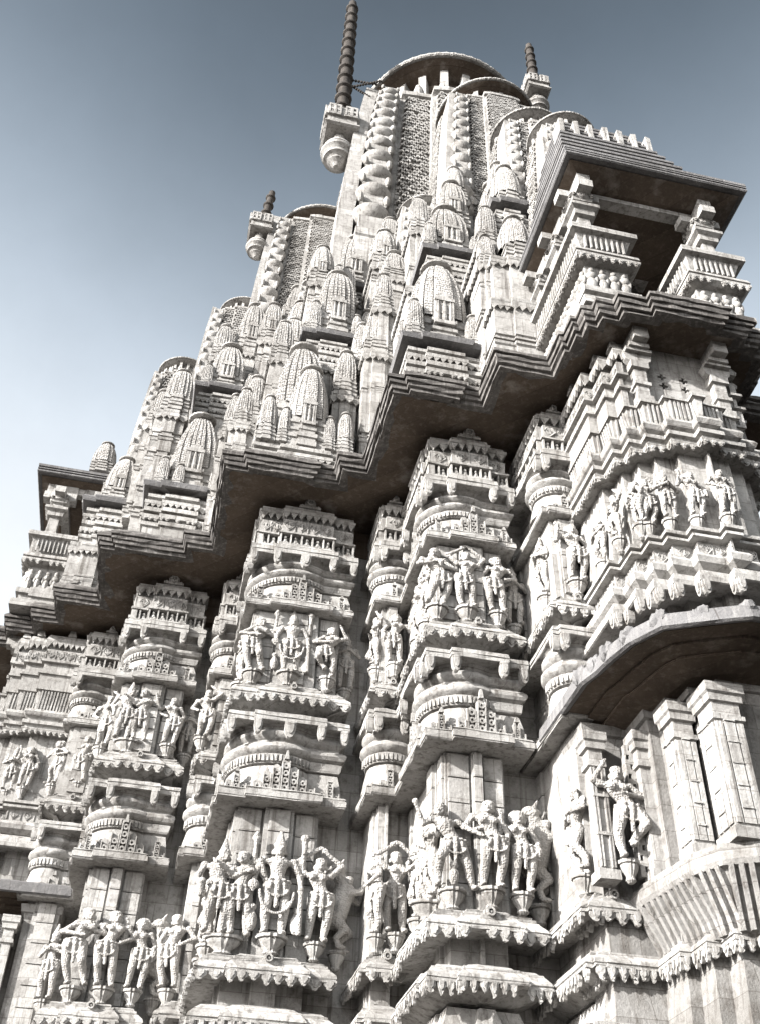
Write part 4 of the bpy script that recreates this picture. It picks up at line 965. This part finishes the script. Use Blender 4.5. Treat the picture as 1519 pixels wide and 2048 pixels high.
def pose(kind, mb):
    E_, W_ = None, None
    if kind == 'deity':
        humanoid(mb, female=False, head='crown', arms=((-1, (-.205, 0, .62), (-.215, -.05, .47), 'disc'), (1, (.205, 0, .62), (.215, -.05, .48), 'staff'), (-1, (-.225, .02, .72), (-.225, -.03, .885), 'lotus'), (1, (.225, .02, .72), (.225, -.03, .885), 'mace')))
        chain(mb, [(.155*math.cos(a), -.075, .42+.22*math.sin(a)) for a in [math.pi*(1+k/10) for k in range(11)]], .016)
        for s in (-1, 1): mb.ball((s*.20, 0, .13), (.055, .05, .11)); mb.ball((s*.20, -.01, .265), .04)
    elif kind == 'arm_over_head':
        humanoid(mb, sway=1, turn=.6, arms=((1, (.235, 0, .88), (.10, -.03, 1.0), None), (-1, (-.235, .01, .63), (-.13, -.06, .55), None)), legs=(((-.03, -.06, .29), (-.07, 0, .045)), ((.13, -.02, .28), (.06, 0, .045))))
    elif kind == 'both_arms_up':
        humanoid(mb, sway=-.8, arms=((1, (.235, 0, .90), (.07, -.02, 1.03), None), (-1, (-.235, 0, .90), (-.06, -.02, 1.03), None)))
        chain(mb, [(.07, -.02, 1.06), (0, -.02, 1.09), (-.06, -.02, 1.06)], .022)
    elif kind == 'folded_hands':
        humanoid(mb, head='crown', female=False, arms=((1, (.19, -.01, .64), (.035, -.12, .70), None), (-1, (-.19, -.01, .64), (-.035, -.12, .70), None)))
    elif kind == 'twisting':
        humanoid(mb, sway=1.3, turn=-1, lean=-.03, arms=((-1, (-.24, -.03, .66), (.0, -.11, .70), None), (1, (.22, -.03, .64), (.03, -.12, .60), 'fan')), legs=(((-.05, -.08, .30), (-.12, .01, .06)), ((.12, -.02, .28), (.05, 0, .045))))
    elif kind == 'hand_on_hip':
        humanoid(mb, sway=-1.1, turn=.8, arms=((1, (.245, .01, .64), (.13, -.06, .56), None), (-1, (-.185, 0, .61), (-.15, -.04, .46), 'lotus')))
    elif kind == 'raised_hand':
        humanoid(mb, sway=.9, turn=-.5, head='halo', arms=((-1, (-.225, 0, .66), (-.205, -.05, .83), 'fan'), (1, (.195, 0, .61), (.185, -.03, .45), 'child')))
    elif kind == 'dancing':
        humanoid(mb, sway=-1.2, turn=.5, lean=.03, arms=((1, (.25, 0, .80), (.17, -.04, .95), None), (-1, (-.225, -.02, .64), (-.03, -.11, .63), None)), legs=(((-.16, -.10, .34), (-.04, -.02, .17)), ((.08, -.02, .28), (.05, 0, .045))))
    elif kind == 'couple':
        humanoid(mb, ox=-.125, sway=.8, turn=1, female=False, head='crown', arms=((1, (.15, -.03, .66), (.26, -.10, .70), None), (-1, (-.21, 0, .61), (-.17, -.05, .47), 'mace')))
        humanoid(mb, ox=.13, sway=-.8, turn=-1, arms=((-1, (-.15, -.04, .68), (-.25, -.11, .74), None), (1, (.22, 0, .66), (.16, -.05, .84), None)))
    elif kind == 'striding':
        humanoid(mb, sway=.4, lean=-.10, turn=-1, female=False, head='bun', arms=((-1, (-.30, -.02, .70), (-.36, -.06, .84), 'fan'), (1, (.20, -.03, .68), (.34, -.06, .74), None)), legs=(((-.14, -.10, .32), (-.15, -.01, .05)), ((.15, -.02, .27), (.20, .02, .045))))
        mb.ball((.0, -.04, .12), (.05, .05, .10)); mb.ball((.0, -.05, .25), .045)
    elif kind == 'lion':
        # rearing horned lion: haunches low, deep chest, arched neck, head turned back
        capsule(mb, (-.02, 0, .36), (.03, 0, .62), .10, .115); mb.ball((.05, -.01, .66), (.12, .10, .12)); mb.ball((-.04, .0, .33), (.12, .10, .11))
        capsule(mb, (.05, 0, .70), (-.03, -.02, .86), .085, .07); mb.ball((-.05, -.03, .90), (.085, .075, .075)); capsule(mb, (-.08, -.04, .885), (-.15, -.06, .86), .045, .035); mb.ball((-.15, -.06, .835), (.03, .03, .018))
        for s in (-1, 1): capsule(mb, (-.02, s*.05, .95), (.02, s*.06, 1.03), .022, .012)
        for k in range(7): mb.ball((.03+.06*math.sin(k), -.05+.03*math.cos(k*2), .74+.03*k), (.045, .04, .035))
        for s, dx in ((-1, .0), (1, .06)):
            capsule(mb, (-.06+dx, s*.06, .33), (.06+dx, s*.07, .22), .085, .05); capsule(mb, (.06+dx, s*.07, .22), (-.03+dx, s*.07, .12), .042, .032); capsule(mb, (-.03+dx, s*.07, .12), (.0+dx, s*.07, .035), .03, .03); mb.ball((.03+dx, s*.07, .022), (.055, .04, .024))
            capsule(mb, (.08, s*.07, .64), (.20, s*.07, .58+.08*(s < 0)), .055, .036); capsule(mb, (.20, s*.07, .58+.08*(s < 0)), (.25, s*.07, .68+.08*(s < 0)), .034, .028); mb.ball((.26, s*.07, .71+.08*(s < 0)), .036)
        chain(mb, [(-.12, 0, .30), (-.20, 0, .34), (-.22, 0, .45), (-.17, 0, .55), (-.19, 0, .66)], .02); mb.ball((-.19, 0, .70), (.03, .03, .045))
def sculpt(kind, vox=.0092):
    mb = MB(); pose(kind, mb); o = mb.build('tmp_fig', FIG)
    md = o.modifiers.new('r', 'REMESH'); md.mode = 'VOXEL'; md.voxel_size = vox; md.use_smooth_shade = True
    sm = o.modifiers.new('s', 'SMOOTH'); sm.factor = .5; sm.iterations = 2
    dg = bpy.context.evaluated_depsgraph_get()
    me = bpy.data.meshes.new_from_object(o.evaluated_get(dg)); me.name = 'statue_'+kind
    me.polygons.foreach_set('use_smooth', [True]*len(me.polygons))
    if not me.materials: me.materials.append(FIG)
    bpy.data.objects.remove(o); return me
SCULPT = {k: sculpt(k) for k in ('deity', 'arm_over_head', 'both_arms_up', 'folded_hands', 'twisting', 'hand_on_hip', 'raised_hand', 'dancing', 'couple', 'striding', 'lion')}
pm = MB().lathe(0, 0, [(-.26, .04), (-.23, .075), (-.20, .06), (-.18, .065), (-.12, .11), (-.07, .128), (-.05, .12), (-.045, .15), (-.005, .15), (0, .13)], 32, rib=.14, ribn=14)
po = pm.build('tmp_ped', STONE, None, True); PED = po.data; bpy.data.objects.remove(po)
def statue(kind, x, y, z, h, label, face='f', mirror=False, ped=None, rot=0, group=None, sc=1, depth=1):
    o = link('lion_statue' if kind == 'lion' else 'couple_statue' if kind == 'couple' else 'stone_statue', SCULPT[kind])
    if face == 'f': y += .075
    else: x += .075
    o.location = (x, y, z); s = h
    o.scale = ((-s if mirror else s)*1.14, s*1.0*depth, s)
    o.rotation_euler.z = (-math.pi/2 if face == 'l' else 0)+rot
    o['label'] = label; o['category'] = 'statue'
    if ped is not None:
        p = link('pedestal', PED, ped); p.location = (x, y+.04 if face == 'f' else y, z); p.scale = (sc*.92*(1.5 if kind == 'couple' else 1), sc*.85, .85)
    return o
LP, MP, NP = 'of the farthest full pier', 'of the middle pier', 'of the nearest full pier'
# nearest pier, lower row
statue('striding', 2.90, 10.20, 4.08, .95, 'lunging carved figure with a child at its feet, lower row '+NP, ped=B3)
statue('hand_on_hip', 3.31, 10.17, 4.12, 1.0, 'tall standing woman, centre of the lower row '+NP, mirror=True, ped=B3)
statue('raised_hand', 3.66, 10.20, 4.12, .92, 'standing figure between the woman and the lion, lower row '+NP, ped=B3, sc=.85)
statue('lion', 3.93, 10.42, 4.10, 1.12, 'rearing lion in the shaded recess right '+NP, ped=B3, sc=.8)
statue('couple', 2.69, 10.72, 4.08, .92, 'embracing pair on the left flank '+NP+', lower row', 'l', ped=B3)
statue('twisting', 2.69, 11.25, 4.08, .92, 'turned figure farthest back on the left flank '+NP+', lower row', 'l', ped=B3, sc=.8)
# nearest pier, upper row
statue('twisting', 2.75, 10.12, 7.60, .93, 'twisting dancer with bent arms, upper row '+NP, ped=B3)
statue('both_arms_up', 3.13, 10.09, 7.62, .90, 'dancer with both arms over the head, upper row '+NP, ped=B3)
statue('hand_on_hip', 3.54, 10.12, 7.64, .90, 'dancer by the pilaster, right of the arms-up dancer, upper row '+NP, ped=B3, sc=.85)
statue('folded_hands', 3.84, 10.36, 7.66, .86, 'slim figure with folded hands in the shade, upper row '+NP, ped=B3, sc=.7)
statue('arm_over_head', 2.64, 10.60, 7.60, .90, 'figure with one arm up on the left flank '+NP+', upper row', 'l', ped=B3, sc=.85)
statue('raised_hand', 2.64, 11.0, 7.60, .90, 'second figure on the left flank '+NP+', upper row', 'l', mirror=True, ped=B3, sc=.85)
# middle pier, lower row
statue('deity', 1.29, 12.22, 4.10, 1.16, 'four-armed crowned deity with a long staff, lower row '+MP, ped=B2, sc=1.25)
statue('couple', .74, 12.24, 4.06, 1.04, 'entwined pair left of the deity, lower row '+MP, ped=B2)
statue('both_arms_up', 1.80, 12.24, 4.08, 1.04, 'woman with arms joined overhead, right of the deity, lower row '+MP, mirror=True, ped=B2, sc=.85)
statue('lion', 2.10, 12.46, 4.08, 1.06, 'rearing lion beside the woman with joined arms, lower row '+MP, ped=B2, sc=.75)
statue('dancing', .50, 12.72, 4.06, .98, 'dancer on the left flank '+MP+', lower row', 'l', ped=B2, sc=.85)
statue('arm_over_head', .50, 13.25, 4.06, .98, 'figure farther back on the left flank '+MP+', lower row', 'l', ped=B2, sc=.85)
# middle pier, upper row
statue('deity', 1.18, 12.18, 7.62, .95, 'four-armed crowned deity, upper row '+MP, ped=B2, sc=1.2)
statue('twisting', .69, 12.22, 7.60, .90, 'dancer with bent arms left of the deity, upper row '+MP, ped=B2, mirror=True)
statue('dancing', 1.72, 12.20, 7.64, .86, 'dancer right of the deity, upper row '+MP, ped=B2, sc=.85)
statue('folded_hands', 2.01, 12.44, 7.64, .86, 'folded-hands figure, right end of the upper row '+MP, ped=B2, sc=.75)
statue('hand_on_hip', .48, 12.70, 7.60, .90, 'figure on the left flank '+MP+', upper row', 'l', ped=B2, sc=.85)
# farthest pier
statue('twisting', -1.00, 14.72, 4.04, 1.05, 'bent-armed figure left of the standing woman, lower row '+LP, ped=B1, mirror=True)
statue('hand_on_hip', -.60, 14.70, 4.06, 1.02, 'standing woman, centre of the lower row '+LP, ped=B1)
statue('raised_hand', -.22, 14.74, 4.08, .93, 'standing figure left of the lion, lower row '+LP, ped=B1, sc=.85)
statue('lion', .05, 14.97, 4.06, 1.05, 'rearing lion at the right end of the lower row '+LP, ped=B1, sc=.75)
statue('folded_hands', -1.36, 15.15, 3.96, .90, 'thin figure on the left corner '+LP+', lower row', rot=-.5, ped=B1, sc=.8)
statue('couple', -.92, 14.71, 7.62, .92, 'embracing pair, centre of the upper row '+LP, ped=B1)
statue('hand_on_hip', -.33, 14.74, 7.64, .84, 'small dancer beside the embracing pair, upper row '+LP, mirror=True, ped=B1, sc=.85)
statue('arm_over_head', -1.34, 14.98, 7.58, .92, 'figure on the left corner '+LP+', upper row', rot=-.5, ped=B1, sc=.8)
statue('folded_hands', -.06, 14.98, 7.64, .80, 'slim shaded figure, right end of the upper row '+LP, ped=B1, sc=.7)
# slim piers
statue('twisting', 2.33, 11.76, 4.04, .96, 'left-side figure on the slim pier between middle and nearest pier, lower row', 'l', ped=N23, sc=.7)
statue('both_arms_up', 2.62, 11.66, 4.08, .98, 'front figure on the slim pier between middle and nearest pier, lower row', ped=N23, sc=.8)
statue('raised_hand', 2.55, 11.66, 7.68, .82, 'front dancer on the slim pier between middle and nearest pier, upper row', mirror=True, ped=N23, sc=.75)
statue('dancing', 2.26, 11.92, 7.66, .86, 'left-side figure on the slim pier between middle and nearest pier, upper row', 'l', ped=N23, sc=.75)
statue('hand_on_hip', .22, 14.30, 4.0, .98, 'figure on the slim pier between farthest and middle pier, lower row', rot=-.4, ped=N12, sc=.75)
statue('arm_over_head', .16, 14.26, 7.58, .84, 'figure on the slim pier between farthest and middle pier, upper row', rot=-.4, ped=N12, sc=.75)
statue('twisting', 3.98, 9.58, 4.08, .95, 'figure leaning on the plain pillar below the canopy, lower row', 'l', mirror=True, ped=N34, sc=.8)
statue('raised_hand', 4.27, 9.24, 7.64, .88, 'front figure on the slim pier beside the balcony bay, upper row', ped=N34, sc=.9)
statue('folded_hands', 3.93, 9.72, 7.64, .86, 'left-side figure on the slim pier beside the balcony bay, upper row', 'l', ped=N34, sc=.75)
statue('hand_on_hip', -1.70, 16.46, 7.66, .86, 'figure on the slim pier near the left edge, upper row', rot=-.3, ped=N01, sc=.75)
statue('twisting', -2.12, 16.62, 7.64, .82, 'figure at the left corner of the slim pier near the left edge', rot=-.7, ped=N01, sc=.7)
# figure row of the projecting bay
row = [(4.31, 8.80, 'l', 'twisting'), (4.33, 8.36, 'l', 'dancing'), (4.46, 8.07, 'l', 'hand_on_hip'), (4.62, 7.93, 'f', 'arm_over_head'), (4.82, 7.80, 'f', 'folded_hands'), (5.09, 7.69, 'f', 'raised_hand'), (5.40, 7.57, 'f', 'hand_on_hip')]
rl = ['first figure at the deep left end of the row above the canopy', 'second figure from the left in the row above the canopy', 'third figure from the left in the row above the canopy', 'dancer with one arm up in the row above the canopy', 'figure with folded hands in the row above the canopy', 'figure with a raised fan in the row above the canopy', 'rightmost figure in the row above the canopy']
for (x, y, f, k), lb in zip(row, rl): statue(k, x, y, 7.55, .66, lb, f, ped=BF, sc=.6, mirror=(k == 'hand_on_hip'))
for i, (x, y) in enumerate(((-3.15, 17.0), (-3.42, 17.2))):
    statue('folded_hands' if i else 'raised_hand', x+.55, y-.2, 7.62, .74, ['outermost left figure but one, in the far left bay', 'outermost left figure, in the far left bay'][i], ped=BL, sc=.6)
statue('dancing', 4.325, 8.95, 4.06, 1.0, 'dancing figure in the niche between pillars under the canopy', mirror=True, ped=BF, sc=.7)

# ------------------------------------------------------------------ flag staffs
def staff(x, y, z, s, top, label, lean=(0, 0), chains=()):
    r = bpy.data.objects.new('flag_staff', None); COL.objects.link(r); r['label'] = label; r['category'] = 'flag staff'
    MB().lathe(x, y, [(z-.75*s, .10*s), (z-.62*s, .2*s), (z-.55*s, .30*s), (z-.48*s, .28*s), (z-.40*s, .36*s), (z-.38*s, .44*s), (z-.30*s, .45*s), (z-.28*s, .38*s), (z-.20*s, .42*s), (z-.10*s, .54*s), (z-.02*s, .55*s), (z+.05*s, .40*s), (z+.12*s, .50*s), (z+.22*s, .48*s), (z+.26*s, .2*s)], 28).build('goblet_bracket', STONE, r, True)
    MB().tube([(x, y, z+.2*s), (x, y, z+1.1*s)], [.22*s, .2*s], 16).build('stem', STONE, r, True)
    b = MB(); z1 = z+.95*s
    b.sweep(rect(x-.5*s, x+.5*s, y-.5*s, y+.5*s), [(z1, -.02*s), (z1+.06*s, .06*s), (z1+.12*s, .06*s), (z1+.13*s, -.02*s), (z1+.5*s, -.02*s), (z1+.52*s, .05*s), (z1+1.12*s, .0), (z1+1.15*s, -.06*s)])
    for n, o in (((0, -1), (x, y-.53*s)), ((-1, 0), (x-.53*s, y))):
        for k in (-.27, .27): lattice(b, o, n, k*s, .4*s, z1+.56*s, z1+1.08*s, .0, .06*s, .26*s)
    b.build('box_bracket', STONE, r)
    p = MB(); zz = z1+1.1*s; n = 0; pts = []; rad = []
    while zz < top:
        for dz, rr in ((0, .22), (.06, .31), (.14, .32), (.2, .24), (.3, .22), (.62, .21)):
            f = (zz+dz*s-z1)/(top-z1); pts.append((x+lean[0]*f, y+lean[1]*f, zz+dz*s)); rad.append(rr*s*(1-.25*f))
        zz += .7*s
    p.tube(pts, rad, 14); p.build('pole', POLE, r, True)
    for a, c in chains:
        ch = MB(); a, c = Vector(a), Vector(c); k = int((c-a).length/.09)
        for i in range(k):
            q = a.lerp(c, (i+.5)/k); ch.ball(tuple(q), (.05, .05, .05), 6, 4)
        ch.build('chain', POLE, r)
    return r
staff(1.48, 16.0, 27.6, .92, 37.5, 'tall dark ringed staff on a carved bracket left of the great spire',
      chains=(((1.5, 16, 32.0), (2.3, 15.9, 31.2)), ((1.5, 16, 31.6), (2.6, 15.7, 32.0)), ((1.5, 16, 32.2), (2.5, 15.8, 31.9)), ((1.5, 16, 31.0), (2.1, 15.9, 29.5))))
staff(-.36, 17.5, 24.45, .6, 27.3, 'small staff with a flared top on the left shoulder of the large left spire', lean=(.15, 0))
staff(6.75, 13.5, 28.0, .62, 31.5, 'dark staff on a bracket at the right of the second tallest spire')
